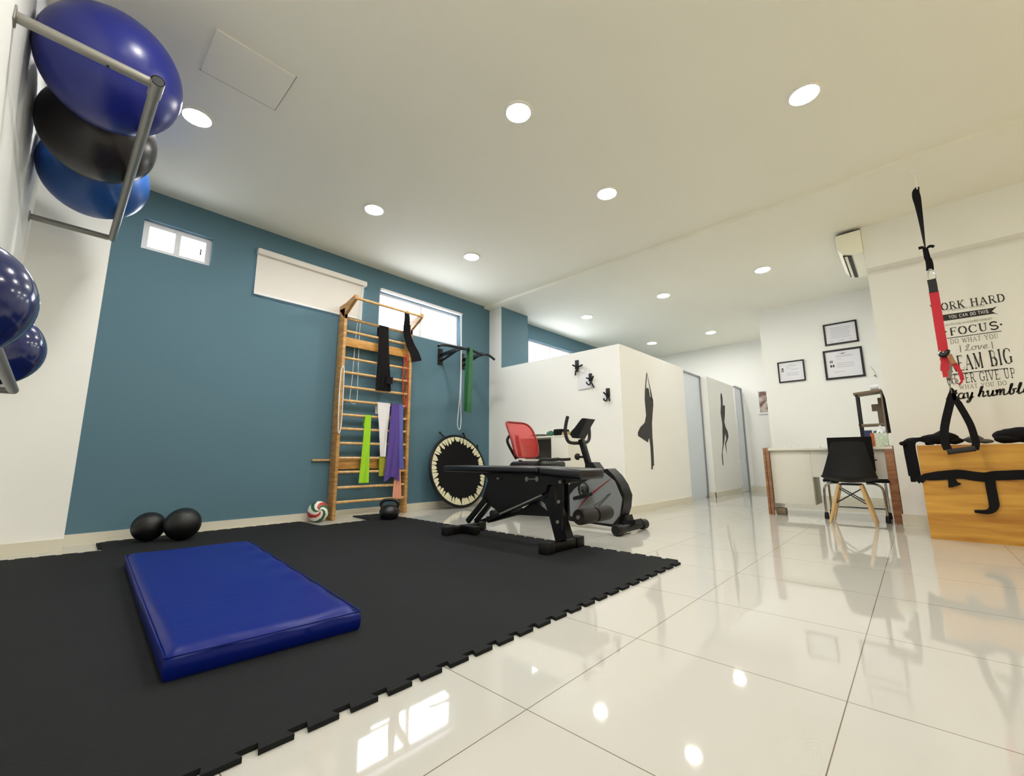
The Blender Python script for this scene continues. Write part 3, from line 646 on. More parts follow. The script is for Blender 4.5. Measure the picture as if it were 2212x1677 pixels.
# seat
def bk(u, v):   # u across (X), v up: curved mesh backrest
    y = 3.20+.17*v+.07*math.sin(math.pi*v*.9)*-.6+.045*(2*u-1)**2*-1; z = .655+.40*v
    hw = .20+.012*math.sin(math.pi*v)
    x = 3.63+(2*u-1)*hw
    return V((x, y, z))
def rr(u, v):   # rounded-corner parametrisation
    a = math.pi*.25; uu, vv = 2*u-1, 2*v-1
    k = .12; return u, v
mb = MB(); n = 14; g = [[mb.bm.verts.new(bk(.03+.94*i/n, .03+.94*j/n)) for i in range(n+1)] for j in range(n+1)]
for j in range(n):
    for i in range(n): mb.bm.faces.new((g[j][i], g[j][i+1], g[j+1][i+1], g[j+1][i]))
mb.build('mesh_back', 'mesh', t, 60, label='see-through red mesh backrest')
out = []
for k in range(64):
    a = 2*math.pi*k/64; c_, s_ = math.cos(a), math.sin(a); e = .34; u = .5+.5*math.copysign(abs(c_)**e, c_); v = .5+.5*math.copysign(abs(s_)**e, s_); out.append(bk(u, v))
MB().sweep(out, .012, 8, closed=True).build('back_frame', 'redline', t, label='dark red rim of the backrest')
MB().sweep(bez([bk(.5, .62)+V((0, .05, 0)), bk(.5, .4)+V((0, .07, 0)), bk(.5, .1)+V((0, .06, -.02)), V((3.63, 3.26, .56))]), .022, 10).build('back_support', 'black', t)
MB().sweep(bez([bk(.0, .60)+V((.01, .02, 0)), bk(.02, .45)+V((-.02, .055, 0)), bk(.05, .2)+V((0, .05, 0)), bk(.2, .0)+V((0, .03, -.01))]), .016, 10).build('side_support', 'black', t)
st = MB().hexa([V(p) for p in ((3.42, 2.78, .53), (3.84, 2.78, .53), (3.84, 3.28, .53), (3.42, 3.28, .53), (3.42, 2.78, .615), (3.84, 2.78, .615), (3.84, 3.22, .615), (3.42, 3.22, .615))], .03, 3).build('seat', 'blackvinyl', t)
MB().box(3.50, 3.60, 3.165, 3.172, .628, .648).build('label_plate', 'frame_white', t)
for x, e in ((3.38, 0), (3.88, .22)):
    MB().sweep(bez([(x, 3.05+e*.4, .56), (x, 2.88+e*.6, .565), (x, 2.80+e*.8, .60), (x, 2.74+e, .635), (x, 2.64+e, .632), (x, 2.54+e, .636)]), .0165, 10).build('side_handle', 'foam', t)
MB().bar((3.63, 3.25, .36), (3.63, 2.35, .30), .09, .08, bev=.006).build('seat_rail', 'blackmetal', t)
MB().bar((3.63, 3.0, .34), (3.63, 3.0, .54), .09, .10, up=(0, 1, 0)).build('seat_post', 'blackmetal', t)
MB().bar((3.63, 3.22, .38), (3.63, 3.45, .05), .07, .06, up=(0, 1, 1)).build('rear_leg', 'blackmetal', t)
MB().lathe([(0, 0), (.04, 0), (.044, .01), (.044, .06), (.032, .065), (.032, .40), (.044, .41), (.044, .47), (0, .48)], (3.39, 3.47, .046), 20, (1, 0, 0)).build('rear_stabiliser', 'black', t)

# ------------------------------------------------------------------ low cabinet against the cubicle and the things on it
t = thing('cabinet', 'white low cabinet with one dark open bay against the cubicle wall', 'cabinet', (4.43, 3.45, 0))
cx0, cx1 = 4.25, 4.607
mb = MB(); mb.box(cx0, cx1, 3.04, 3.86, .905, .925, .002).box(cx0+.004, cx1, 3.04, 3.06, .0, .905).box(cx0+.004, cx1, 3.84, 3.86, 0, .905).box(cx0+.004, cx1, 3.285, 3.305, 0, .905).box(cx1-.012, cx1, 3.06, 3.84, 0, .905).box(cx0+.004, cx1-.012, 3.305, 3.84, .615, .635).box(cx0+.02, cx1-.012, 3.06, 3.84, .0, .06)
mb.build('carcass', 'deskwhite', t, 0)
MB().box(cx1-.03, cx1-.014, 3.31, 3.835, .64, .90).build('bay_back', 'darkgrey', t)
MB().box(cx0-.002, cx0+.016, 3.045, 3.283, .06, .902, .002).build('door', 'deskwhite', t)
MB().box(cx0+.006, cx0+.02, 3.31, 3.838, .07, .612, .002).build('drawer_front', 'black', t)
def lump(mb, c, r, sc, n=1, seed=1, am=.25):
    rnd = random.Random(seed); k = len(mb.bm.verts); mb.sphere(c, r, 18, 12, sc); mb.bm.verts.ensure_lookup_table()
    ph = [rnd.uniform(0, 6) for _ in range(6)]; c = V(c)
    for v in list(mb.bm.verts)[k:]:
        d = v.co-c; f = 1+am*(math.sin(d.x*40/r*.1+ph[0])*math.sin(d.y*5/r+ph[1])*.6+.4*math.sin(d.z*6/r+ph[2]+d.x*4/r)); v.co = c+d*f
    return mb
zc = .926
o = MB().box(4.33, 4.50, 3.19, 3.335, zc, zc+.085, .02, 3).build('black_bag', 'blackfabric'); tag(o, 'black soft case lying on the white cabinet', 'bag')
mb = MB(); mb.cyl((4.38, 3.40, zc+.036), (4.46, 3.50, zc+.036), .035).cyl((4.36, 3.388, zc+.037), (4.38, 3.40, zc+.036), .02)
o = mb.build('water_bottle', 'greenitem'); tag(o, 'green bottle lying on the cabinet beside the black case', 'bottle')
mb = MB(); mb.box(4.31, 4.47, 3.045, 3.185, zc, zc+.022, .003).box(4.32, 4.46, 3.055, 3.185, zc+.024, zc+.044, .003)
o = mb.build('folded_mat', 'tan'); tag(o, 'tan folded slats lying at the cabinet end nearest the door', 'mat')
o = MB().sweep([V((4.42+.07*math.cos(a), 3.64+.10*math.sin(a), zc+.018)) for a in [2*math.pi*k/32 for k in range(32)]], .017, 10, closed=True).build('pilates_ring', 'darkgrey'); tag(o, 'dark ring lying on the cabinet, seen through the red backrest', 'ring')

# ------------------------------------------------------------------ hooks and paper on the cubicle wall
PW = 4.62
def hook(px, py, s, prongs, label):
    c = PX(px, py, PW); t = thing('wall_hook', label, 'wall hook', c, 'black coat hooks in a falling row')
    MB().box(PW-.016, PW-.001, c.y-.022*s, c.y+.022*s, c.z-.035*s, c.z+.06*s, .007).build('hook_plate', 'black', t)
    for p in prongs:
        pts = [PX(*q, PW-.018-.016*k) for k, q in enumerate(p)]
        MB().sweep(bez(pts, 5), .0085*s, 8).build('prong', 'black', t)
def z7(x, y): return (1220+x/15.24, 770+y/15.24)
hook(1247, 791, 1.3, [[z7(420, 400), z7(340, 330), z7(250, 285)], [z7(410, 430), z7(360, 500), z7(350, 620)], [z7(430, 400), z7(420, 470), z7(415, 500)], [z7(460, 330), z7(510, 320), z7(575, 285)]], 'black wall hook above the pinned paper, highest of three')
hook(1276, 818, 1.1, [[z7(850, 770), z7(790, 740), z7(700, 710)], [z7(850, 830), z7(830, 910), z7(780, 935), z7(730, 890), z7(715, 860)], [z7(870, 850), z7(910, 930), z7(960, 1030)], [z7(880, 800), z7(915, 720), z7(935, 650)]], 'black wall hook over the paper corner, middle of three')
hook(1314, 852, 1.25, [[z7(1390, 1300), z7(1330, 1240), z7(1270, 1180)], [z7(1400, 1350), z7(1370, 1460), z7(1310, 1450), z7(1280, 1390)], [z7(1440, 1350), z7(1465, 1410), z7(1475, 1460)]], 'black wall hook near the cubicle corner, lowest of three')
a, b, c_, d = PX(1251, 806, PW-.004), PX(1278, 810, PW-.004), PX(1277, 838, PW-.012), PX(1249, 843, PW-.012)
o = MB().prism([a, b, c_, d], (-.0012, 0, 0)).build('paper_sheet', 'paper', None, 0); tag(o, 'white paper sheet hanging under the top hook', 'paper')
MB().sweep(bez([PX(1250, 805, PW-.02), PX(1256, 803, PW-.02), PX(1260, 806, PW-.02), PX(1264, 801, PW-.02), PX(1269, 797, PW-.02), PX(1274, 800, PW-.02), PX(1273, 806, PW-.02)]), .002, 5).build('hanging_string', 'print', o)

# ------------------------------------------------------------------ yoga silhouettes on the cubicle walls
def z6(x, y): return (1040+x/3.4935, 640+y/3.4935)
def zr(x, y): return (1400+x/3.4935, 640+y/3.4935)
def silhouette(label, y, parts, cv, name='wall_decal'):
    mb = MB()
    for p in parts: mb.prism([PY(*cv(*q), y) for q in p], (0, -.0012, 0))
    tag(mb.build(name, 'decal', None, 0), label, 'wall decal')
silhouette('black silhouette of a woman in tree pose on the near cubicle wall', 2.509, [
    [(1246, 575), (1250, 590), (1243, 660), (1243, 700), (1252, 690), (1262, 700), (1272, 760), (1294, 780), (1297, 820), (1292, 880), (1287, 960), (1290, 1060), (1297, 1150), (1303, 1278), (1295, 1282), (1292, 1308), (1282, 1308), (1281, 1250), (1275, 1140), (1266, 1072), (1262, 1078), (1257, 1105), (1205, 1070), (1181, 1055), (1180, 1028), (1198, 990), (1232, 955), (1243, 900), (1238, 850), (1232, 780), (1233, 720), (1238, 640)],
    [(1248, 575), (1262, 640), (1284, 735), (1294, 790), (1288, 796), (1278, 770), (1270, 700), (1258, 640)]], z6)
silhouette('thin black silhouette of a dancer with raised arms on the far cubicle wall', 2.499, [
    [(548, 730), (555, 738), (561, 770), (564, 830), (572, 820), (580, 830), (579, 900), (575, 950), (585, 990), (600, 1020), (607, 1060), (598, 1090), (588, 1115), (594, 1188), (588, 1160), (580, 1115), (590, 1075), (580, 1035), (577, 1085), (571, 1120), (562, 1180), (568, 1280), (561, 1272), (556, 1200), (563, 1120), (562, 1050), (560, 960), (552, 915), (547, 880), (549, 800), (546, 760)]], zr)

# ------------------------------------------------------------------ framed things
def framed(name, label, cat, X0, corners, fw, fm, inner, group=None, extra=None):
    """corners in order top-left, top-right, bottom-right, bottom-left seen from the room"""
    q = [PX(*c, X0) for c in corners]; yl, yr = (q[0].y+q[3].y)/2, (q[1].y+q[2].y)/2; zt, zb = (q[0].z+q[1].z)/2, (q[2].z+q[3].z)/2
    X1 = X0-.022; t = thing(name, label, cat, (X0, (yl+yr)/2, zb), group)
    mb = MB(); mb.box(X1, X0-.001, yr, yl, zt-fw, zt).box(X1, X0-.001, yr, yl, zb, zb+fw).box(X1, X0-.001, yl-fw, yl, zb+fw, zt-fw).box(X1, X0-.001, yr, yr+fw, zb+fw, zt-fw)
    mb.build('frame', fm, t, 0)
    MB().box(X0-.012, X0-.008, yr+fw, yl-fw, zb+fw, zt-fw).build('sheet', inner, t, 0)
    return t, yl-fw, yr+fw, zt-fw, zb+fw, X0-.0125
def cert_lines(t, yl, yr, zt, zb, x, lines, marks):
    mb = MB(); W, H = yl-yr, zt-zb
    for u0, u1, v in lines: mb.box(x-.0006, x, yl-u1*W, yl-u0*W, zb+v*H-.003, zb+v*H+.003)
    mb.build('printed_text', 'print', t, 0)
    if marks:
        mb = MB()
        for u, v, a, b in marks: mb.box(x-.0006, x, yl-(u+a)*W, yl-u*W, zb+v*H, zb+(v+b)*H)
        mb.build('printed_mark', 'ink', t, 0)
XC = 7.699
r_ = framed('framed_certificate', 'black framed certificate without photo, upper of the two stacked', 'certificate', XC, [(1777, 704), (1850, 690), (1856, 738), (1783, 748)], .022, 'black', 'paper', 'framed certificates')
cert_lines(*r_, [(.15+.02*(k % 2), .85-.03*(k % 3), .82-.09*k) for k in range(7)]+[(.12, .25, .1), (.4, .6, .12), (.75, .86, .12)], None)
r_ = framed('framed_certificate', 'largest black framed certificate with small black photo marks, lower of the stack', 'certificate', XC, [(1777, 760), (1862, 748), (1870, 813), (1785, 822)], .026, 'black', 'paper', 'framed certificates')
cert_lines(*r_, [(.38, .62, .9), (.3, .75, .82), (.3, .8, .78), (.32, .46, .7), (.3, .8, .52), (.3, .8, .45), (.3, .78, .38), (.2, .5, .2)], [(.11, .56, .03, .1), (.16, .56, .03, .1), (.11, .40, .05, .09), (.18, .40, .05, .09), (.46, .88, .1, .03)])
r_ = framed('framed_certificate', 'small black framed certificate hanging lowest and nearest the corridor', 'certificate', XC, [(1679, 784), (1736, 777), (1742, 822), (1684, 828)], .018, 'black', 'paper', 'framed certificates')
cert_lines(*r_, [(.42, .6, .88), (.3, .75, .8), (.3, .5, .7), (.5, .8, .6), (.3, .8, .4), (.3, .8, .3)], [(.1, .5, .03, .2), (.15, .5, .03, .2), (.12, .66, .05, .06)])
framed('framed_picture', 'pale framed picture with brown print at the end of the corridor', 'picture', ENDX-.001, [(1635, 846), (1672, 838), (1674, 892), (1638, 897)], .035, 'frame_white', 'picture')
mb = MB(); c = PX(1890, 812, 7.699); mb.sphere(c+V((-.012, 0, 0)), .012, 12, 8).sweep(bez([c+V((-.012, 0, .01)), c+V((-.02, -.02, -.03)), c+V((-.012, .0, .06)), c+V((-.012, .03, .13))]), .003, 5)
tag(mb.build('key_hook', 'steel'), 'tiny wall hook with a loop of wire right of the certificates', 'hook')

# ------------------------------------------------------------------ desk
t = thing('desk', 'white desk with brown wooden legs before the certificates wall', 'desk', (6.0, .72, 0))
MB().box(5.75, 6.38, .17, 1.27, .722, .750, .003).build('desk_top', 'deskwhite', t)
for y0, y1 in ((1.298, 1.322), (1.265, 1.289)): MB().box(5.752, 5.79, y0, y1, .0, .757, .002).build('leg_board', 'brown', t)
MB().box(5.79, 6.36, 1.272, 1.296, .04, .72).build('leg_panel', 'deskwhite', t)
MB().box(5.80, 5.90, 1.16, 1.26, .0, .075, .012).build('foot_bracket', 'greybrown', t)
MB().box(5.755, 5.80, .165, .235, .0, .757, .002).build('leg_board', 'brown', t)
MB().box(5.80, 5.84, .162, .19, .0, .757, .002).build('leg_back', 'black', t)
pd = MB().box(5.80, 6.20, .87, 1.262, .125, .72, .002).build('pedestal', 'deskwhite', t)
MB().box(5.81, 6.19, .862, .869, .13, .44, .001).build('side_panel', 'deskside_shaded', pd)  # shade on the white pedestal's flank, put into a darker sheet
MB().box(5.800, 5.816, .237, .868, .430, .72).build('apron_panel', 'deskwhite', t)
q0, q1 = PX(1877, 972, 5.79), PX(1894, 993, 5.79)
sk = MB().box(5.79, 5.7995, q1.y, q0.y, q1.z, q0.z, .002).build('socket_plate', 'frame_white', t)
mb = MB(); yy, zz = (q0.y+q1.y)/2, (q0.z+q1.z)/2
for dy in (.018, .008, -.012): mb.box(5.7885, 5.7905, yy+dy-.004, yy+dy+.004, zz+.008, zz+.018)
mb.box(5.786, 5.7905, q1.y, q0.y, q1.z-.012, q1.z); mb.build('socket_slots', 'black', sk)
mb = MB(); z = .7535
mb.sweep(bez([V((6.05, 1.16, z)), V((6.02, 1.13, z)), V((6.04, 1.10, z+.035)), V((6.06, 1.07, z)), V((6.0, 1.04, z)), V((6.03, 1.02, z+.035)), V((6.05, .99, z+.03)), V((6.02, .97, z)), V((6.08, .93, z))]), .004, 6)
tag(mb.build('charging_cable', 'clearplastic'), 'curled pale cable lying on the white desk', 'cable')
o = MB().box(5.98, 6.2, .80, .92, .7505, .768, .002).build('paper_stack', 'paper'); tag(o, 'low stack of white paper on the desk left of the black chair', 'paper')
# shelf standing on the desk
t = thing('desk_shelf', 'small brown two-tier shelf standing on the right end of the desk', 'shelf', (6.25, .31, .75))
mb = MB(); arc = [(6.10+.02*math.sin(k/8*math.pi), .432-(.432-.19)*k/8, 0) for k in range(9)]
zt0 = 1.335
mb.prism([(6.10, .445, zt0), (6.10, .20, zt0+.02), (6.38, .20, zt0+.02), (6.38, .445, zt0)], (0, 0, .022)); mb.build('top_board', 'greybrown', t)
MB().box(6.12, 6.38, .215, .435, .985, 1.005, .002).build('middle_board', 'greybrown', t)
MB().box(6.12, 6.14, .408, .43, .751, 1.335, .002).build('post', 'black', t)
MB().box(6.36, 6.38, .408, .43, .751, 1.335, .002).build('post', 'black', t)
MB().box(6.12, 6.38, .20, .214, .90, 1.35, .002).build('end_panel', 'greybrown', t)
MB().prism([(6.37, .215, 1.005), (6.37, .215, 1.31), (6.37, .255, 1.31), (6.37, .255, 1.24), (6.37, .315, 1.24), (6.37, .315, 1.16), (6.37, .27, 1.16), (6.37, .27, 1.005)], (.008, 0, 0)).build('back_brace', 'greybrown', t)
MB().prism([(6.12, .199, .90), (6.12, .199, 1.36), (6.16, .185, 1.28), (6.20, .178, .90)], (.02, -.004, 0)).build('dark_edge', 'black', t)
o = MB().cyl((6.22, .295, 1.395), (6.22, .225, 1.40), .034).build('paper_roll', 'clearplastic'); o.location.z += .014; tag(o, 'pale roll lying on top of the desk shelf', 'roll')
o = MB().box(6.13, 6.16, .33, .40, .752, .935, .002).build('book', 'blueitem'); tag(o, 'navy book standing under the desk shelf beside the black post', 'book')
o = MB().box(6.05, 6.115, .30, .345, .7515, .90, .002).build('book', 'orange'); tag(o, 'orange brown book standing on the desk before the shelf', 'book')
o = MB().box(6.18, 6.26, .22, .32, .752, .93, .01).build('canister', 'greenitem'); tag(o, 'dark green canister under the middle board of the desk shelf', 'canister')
t = thing('tissue_box', 'floral patterned tissue box at the right end of the desk', 'tissue box', (6.0, .25, .751))
MB().box(5.95, 6.07, .20, .305, .751, .895, .004).build('carton', 'floral', t)
mb = MB(); g = [[mb.bm.verts.new((5.975+.07*i/6, .215+.07*j/6, .893+.075*math.sin(math.pi*i/6)*math.sin(math.pi*j/6)+.02*math.sin(3*i+2*j))) for i in range(7)] for j in range(7)]
for j in range(6):
    for i in range(6): mb.bm.faces.new((g[j][i], g[j][i+1], g[j+1][i+1], g[j+1][i]))
bmesh.ops.solidify(mb.bm, geom=list(mb.bm.faces), thickness=.002); mb.build('tissue', 'paper', t)

# ------------------------------------------------------------------ chairs at the desk
t = thing('shell_chair', 'black shell chair on splayed beech legs with its back to the room', 'chair', (5.5, .53, 0))
YC, XB = .515, 5.31
mb = MB()
def shell(u, v):      # v from the top of the back (0) over the bend to the seat front (1)
    q = 2*u-1
    if v < .6:
        k = v/.6; z = .797-.365*k; hw = .132+.092*k**1.1; yc = YC-.03*(1-k); x = XB-.02+.05*k+.018*math.sin(k*math.pi)
        x += .05*q*q*(.3+.7*k); z -= .012*q*q*(1-k)
    else:
        k = (v-.6)/.4; a = min(k*1.7, 1)*math.pi/2
        x = XB+.03+.055*math.sin(a)+.24*max(0, k-.25); z = .432-.042*(1-math.cos(a))+.022*max(0, k-.5); hw = .224-.012*k; yc = YC
        x += .05*q*q*(1-k); z += .035*q*q
    return V((x, yc+q*hw, z))
n, m_ = 14, 26; g = [[mb.bm.verts.new(shell(i/n, j/m_)) for i in range(n+1)] for j in range(m_+1)]
for j in range(m_):
    for i in range(n): mb.bm.faces.new((g[j][i], g[j][i+1], g[j+1][i+1], g[j+1][i]))
bmesh.ops.solidify(mb.bm, geom=list(mb.bm.faces), thickness=.008); mb.build('seat_shell', 'black', t, 60)
tops = [(5.42, .605), (5.42, .43), (5.56, .605), (5.56, .43)]; feet = [(5.39, .705), (5.41, .350), (5.655, .70), (5.655, .355)]
for (ax_, ay), (fx, fy) in zip(tops, feet): MB().sweep([(ax_, ay, .375), (ax_*.5+fx*.5, ay*.5+fy*.5, .19), (fx, fy, .003)], [.014, .017, .011], 12).build('leg', 'beech', t)
def lerp3(a, f, k, z): return V((a[0]+(f[0]-a[0])*k, a[1]+(f[1]-a[1])*k, z))
for i, j in ((0, 1), (1, 0), (2, 3), (3, 2), (0, 2), (1, 3)):
    MB().sweep([lerp3(tops[i], feet[i], .1, .345), lerp3(tops[j], feet[j], .52, .185)], .0055, 8).build('cross_brace', 'blackmetal', t)
MB().sweep([(5.42, .60, .378), (5.42, .43, .378)], .008, 8).build('under_bar', 'blackmetal', t); MB().sweep([(5.56, .60, .378), (5.56, .43, .378)], .008, 8).build('under_bar', 'blackmetal', t)
t = thing('visitor_chair', 'chrome legged black chair tucked under the desk behind the shell chair', 'chair', (5.85, .53, 0))
MB().box(5.700, 5.730, .318, .690, .50, .852, .006).build('backrest', 'blackfabric', t)
MB().box(5.70, 6.12, .225, .770, .388, .415, .01).build('seat', 'blackfabric', t)
for y in (.770, .278):
    MB().sweep(bez([(5.715, y, .02), (5.715, y, .06), (5.717, y, .20), (5.72, y+(-.01 if y > .5 else .01), .33), (5.73, y+(-.06 if y > .5 else .06), .372), (5.76, y+(-.13 if y > .5 else .13), .376)]), .0115, 10).build('leg', 'chrome', t)
    MB().sweep(bez([(6.10, y, .02), (6.10, y, .30), (6.09, y, .36), (6.05, y, .38), (5.8, y, .382)]), .0115, 10).build('leg', 'chrome', t)
    MB().lathe([(0, 0), (.018, 0), (.022, .01), (.018, .06), (.012, .07)], (5.715, y, .0005), 14).build('foot_cap', 'black', t)
    MB().lathe([(0, 0), (.018, 0), (.022, .01), (.018, .06), (.012, .07)], (6.10, y, .0005), 14).build('foot_cap', 'black', t)
MB().sweep([(6.10, .785, .10), (6.10, .278, .10)], .010, 8).build('stretcher', 'chrome', t)
MB().bar((5.715, .53, .40), (5.715, .53, .52), .05, .012, up=(1, 0, 0)).build('back_stem', 'chrome', t)
# ------------------------------------------------------------------ air conditioner
t = thing('air_conditioner', 'white split air conditioner on the wall above the desk', 'air conditioner', (5.87, .27, 2.72))
x0, x1 = 5.50, 6.30
pr = [(x0, .162, 2.985), (x0, .365, 2.985), (x0, .375, 2.95), (x0, .37, 2.83), (x0, .33, 2.765), (x0, .25, 2.735), (x0, .162, 2.735)]
MB().prism(pr, (x1-x0, 0, 0)).build('casing', 'acw', t, 20)
MB().box(x0-.002, x1, .17, .362, 2.986, 2.992).build('top_gap_strip', 'black', t)  # black strip draws the dark gap above the casing
mb = MB().prism([(x0+.02, .328, 2.757), (x0+.02, .26, 2.731), (x1-.06, .26, 2.731), (x1-.06, .328, 2.757)], (0, .003, -.008)); mb.build('air_outlet', 'black', t)
MB().bar((x0+.02, .305, 2.735), (x1-.06, .305, 2.735), .022, .004).build('louver', 'acw', t)

# ------------------------------------------------------------------ plyo box with straps
t = thing('plyo_box', 'golden wooden jump box standing against the right wall', 'plyometric box', (5.15, -.39, 0))
BX0, BX1, BY0, BY1, BZ = 4.88, 5.44, -.80, -.008, .735
mb = MB(); mb.box(BX0, BX0+.018, BY0, BY1, 0, BZ).build('front_panel', 'ply', t, 0)
MB().box(BX1-.018, BX1, BY0, BY1, 0, BZ).build('back_panel', 'ply', t, 0)
for y in (BY0, BY1-.018): MB().box(BX0+.018, BX1-.018, y, y+.018, 0, BZ-.018).build('side_panel', 'ply', t, 0)
MB().box(BX0+.018, BX1-.018, BY0, BY1, BZ-.018, BZ).build('top_panel', 'ply', t, 0)
mb = MB()
for z in (.08, .20, .30, .58, .68): mb.cyl((BX0-.0008, BY1-.03, z), (BX0+.002, BY1-.03, z), .006, n=10)
mb.build('dowel_plugs', 'plank', t)
# strap wrapped round the box
XF = BX0-.006
pts = [PX(1988, 1042, XF), PX(1996, 1032, XF), PX(2010, 1030, XF), PX(2050, 1026, XF), PX(2075, 1025, XF), PX(2105, 1029, XF), PX(2130, 1031, XF), PX(2150, 1028, XF), PX(2180, 1027, XF), PX(2212, 1026, XF), PX(2212, 1026, XF)+V((0, -.21, 0))]
mb = MB(); mb.ribbon(bez(pts, 4), (0, 0, 1), [.03+.004*min(k, 10) for k in range(41)], .008)
mb.ribbon(bez([pts[0]+V((-.004, .014, .0)), V((BX0+.02, BY1+.012, .47)), V((BX0+.10, BY1+.008, .475))], 4), (0, 0, 1), .035, .006)
bt = mb.build('waist_strap', 'blackfabric'); tag(bt, 'thick black strap wrapped across the front of the wooden box', 'strap')
mb = MB(); mb.ribbon(bez([PX(2138, 1030, XF-.006), PX(2140, 1050, XF-.008), PX(2145, 1075, XF-.006), PX(2147, 1095, XF-.01), PX(2135, 1106, XF-.02), PX(2105, 1105, XF-.012)], 5), [(0, 1, .05)]*15+[(0, .7, .7)]*5+[(0, 0, 1)]*6, [.055]*15+[.05-.003*k for k in range(11)], .005); mb.build('tail', 'blackfabric', bt)
mb = MB(); mb.ribbon(bez([PX(2055, 1030, XF-.004), PX(2058, 1042, XF-.006), PX(2064, 1051, XF-.010)], 4), (0, 1, .1), [.04, .042, .044, .048, .052, .06, .075, .08, .05], .006); mb.build('tab', 'blackfabric', bt)
# black gear on the top
def heap(label, cat, name, blobs, m='blackfabric'):
    mb = MB()
    for k, (c, r, sc) in enumerate(blobs): lump(mb, c, r, sc, seed=k+3, am=.16)
    return tag(mb.build(name, m, None, 70), label, cat)
zt = BZ
heap('black padded gloves heaped behind the hanging strap on the wooden box', 'gloves', 'exercise_gloves', [((5.02, -.125, zt+.054), .075, (.9, 1.05, .60)), ((5.05, -.18, zt+.064), .08, (.9, 1.0, .68)), ((5.0, -.10, zt+.038), .045, (1, .8, .66)), ((5.04, -.235, zt+.038), .05, (1, 1.1, .6))])
heap('grey black rolled wrap between the gloves and the bag on the wooden box', 'wrap', 'hand_wrap', [((5.05, -.355, zt+.043), .05, (.9, 1.0, .70)), ((5.03, -.41, zt+.027), .033, (1, 1.2, .55))], 'darkgrey')
heap('black sandbag lying on the wooden box at the right edge', 'sandbag', 'sandbag', [((5.13, -.62, zt+.075), .13, (1.0, 1.1, .47)), ((5.08, -.54, zt+.04), .07, (1, 1.2, .42)), ((5.13, -.70, zt+.072), .10, (1.0, .9, .6))])
mb = MB()
for k, (dy, zb) in enumerate(((.020, -.27), (.042, -.285), (.064, -.25), (.030, -.22), (.055, -.30))):
    x = BX0+.045+.016*k
    mb.ribbon(bez([(x+.04, BY1-.10, zt+.012+.004*k), (x+.03, BY1-.06, zt+.030+.005*k), (x+.01, BY1-.02, zt+.042+.005*k), (x, BY1+dy-.004, zt+.030+.004*k), (x, BY1+dy+.004, zt-.03), (x, BY1+dy, zt-.16), (x, BY1+dy-.002, zt+zb)], 6), [(1, 0, 0)]*12+[(.7, .7, 0)]*7+[(0, 1, 0)]*18, [.06]*16+[.034]*21, .016)
mb.sphere((BX0+.05, BY1+.085, zt+.020), .022, 14, 10, (1, 1, .8))
tag(mb.build('strap_bundle', 'blackfabric'), 'black straps draped over the left side of the wooden box', 'strap')

# ------------------------------------------------------------------ suspension trainer
XS = 4.72
P = lambda x, y, dx=0: PX(x, y, XS+dx)
t = thing('suspension_trainer', 'red and black suspension strap with triangular handle hanging from the ceiling', 'suspension trainer', P(1981, 407))
a = P(1981, 407)
mb = MB(); mb.sweep([V((a.x, a.y, CE2-.001)), a+V((0, 0, -.01))], .005, 8).lathe([(0, 0), (.035, 0), (.035, -.008), (.012, -.014)], (a.x, a.y, CE2), 18); mb.build('ceiling_hook', 'ring', t)
def rib(name, pts, side_, w, m, tt=.004, n=6): return MB().ribbon(bez(pts, n), side_, w, tt).build(name, m, t, 60)
pt = [P(1983, 404), P(1978, 416), P(1983, 440), P(1990, 480), P(1996, 520), P(1999, 537)]
rib('anchor_strap', pt, [V((0, math.cos(k*.05), 0))+V((math.sin(k*.05), 0, 0)) for k in range(31)], [.02, .026, .03, .036, .042, .046, .048, .05, .052, .054]+[.054-.0019*k for k in range(21)], 'blackfabric')
rib('knot', [P(1984, 537, -.01), P(1992, 535, -.012), P(2000, 537, -.012), P(2009, 532, -.012), P(2018, 533, -.01)], (0, .1, 1), [.022]*8+[.014]*8+[.02]*9, 'blackfabric', .008)
rib('loop_strap', [P(1998, 537), P(2001, 555), P(2004, 575), P(2004, 585)], (0, 1, 0), [.03]*8+[.02]*11, 'blackfabric')
rib('loop_strap', [P(2001, 537, .008), P(2006, 555, .008), P(2011, 572, .008), P(2012, 584, .008)], (0, 1, 0), [.02]*8+[.03]*11, 'blackfabric')
MB().sweep(bez([P(2006, 584), P(2004, 595), P(2006, 605), P(2014, 609), P(2021, 600), P(2017, 588), P(2010, 582), P(2006, 584)]), .005, 8).build('carabiner', 'chrome', t)
rib('sleeve', [P(2012, 604), P(2015, 618), P(2017, 632)], (0, 1, 0), .052, 'black', .014)
rib('red_strap', [P(2017, 630), P(2022, 660), P(2029, 705), P(2035, 740), P(2038, 760)], (0, 1, 0), .056, 'red', .008)
MB().sweep(bez([P(2031, 762, -.008), P(2036, 768, -.016), P(2044, 764, -.02), P(2048, 757, -.012)]), [.012]*4+[.018]*16+[.014]*5, 10).build('buckle', 'black', t)
MB().sweep(bez([P(2030, 758, -.01), P(2028, 764, -.012), P(2031, 770, -.012), P(2036, 768, -.012)]), .008, 8).build('pulley_ring', 'chrome', t)
rib('red_loop', [P(2039, 768), P(2041, 785), P(2041, 800), P(2043, 815)], (0, 1, 0), [.045]*7+[.05]*6+[.03]*6, 'red', .006)
rib('red_loop', [P(2048, 768, -.01), P(2058, 782, -.02), P(2070, 797, -.015), P(2076, 810, -.01), P(2078, 822, 0), P(2072, 832, .01)], (0, 1, .2), [.03]*12+[.024]*12+[.012]*7, 'red', .005)
rib('wood_tag', [P(2050, 766, -.022), P(2056, 778, -.03), P(2061, 786, -.03)], (0, 1, .2), .03, 'brown', .005)
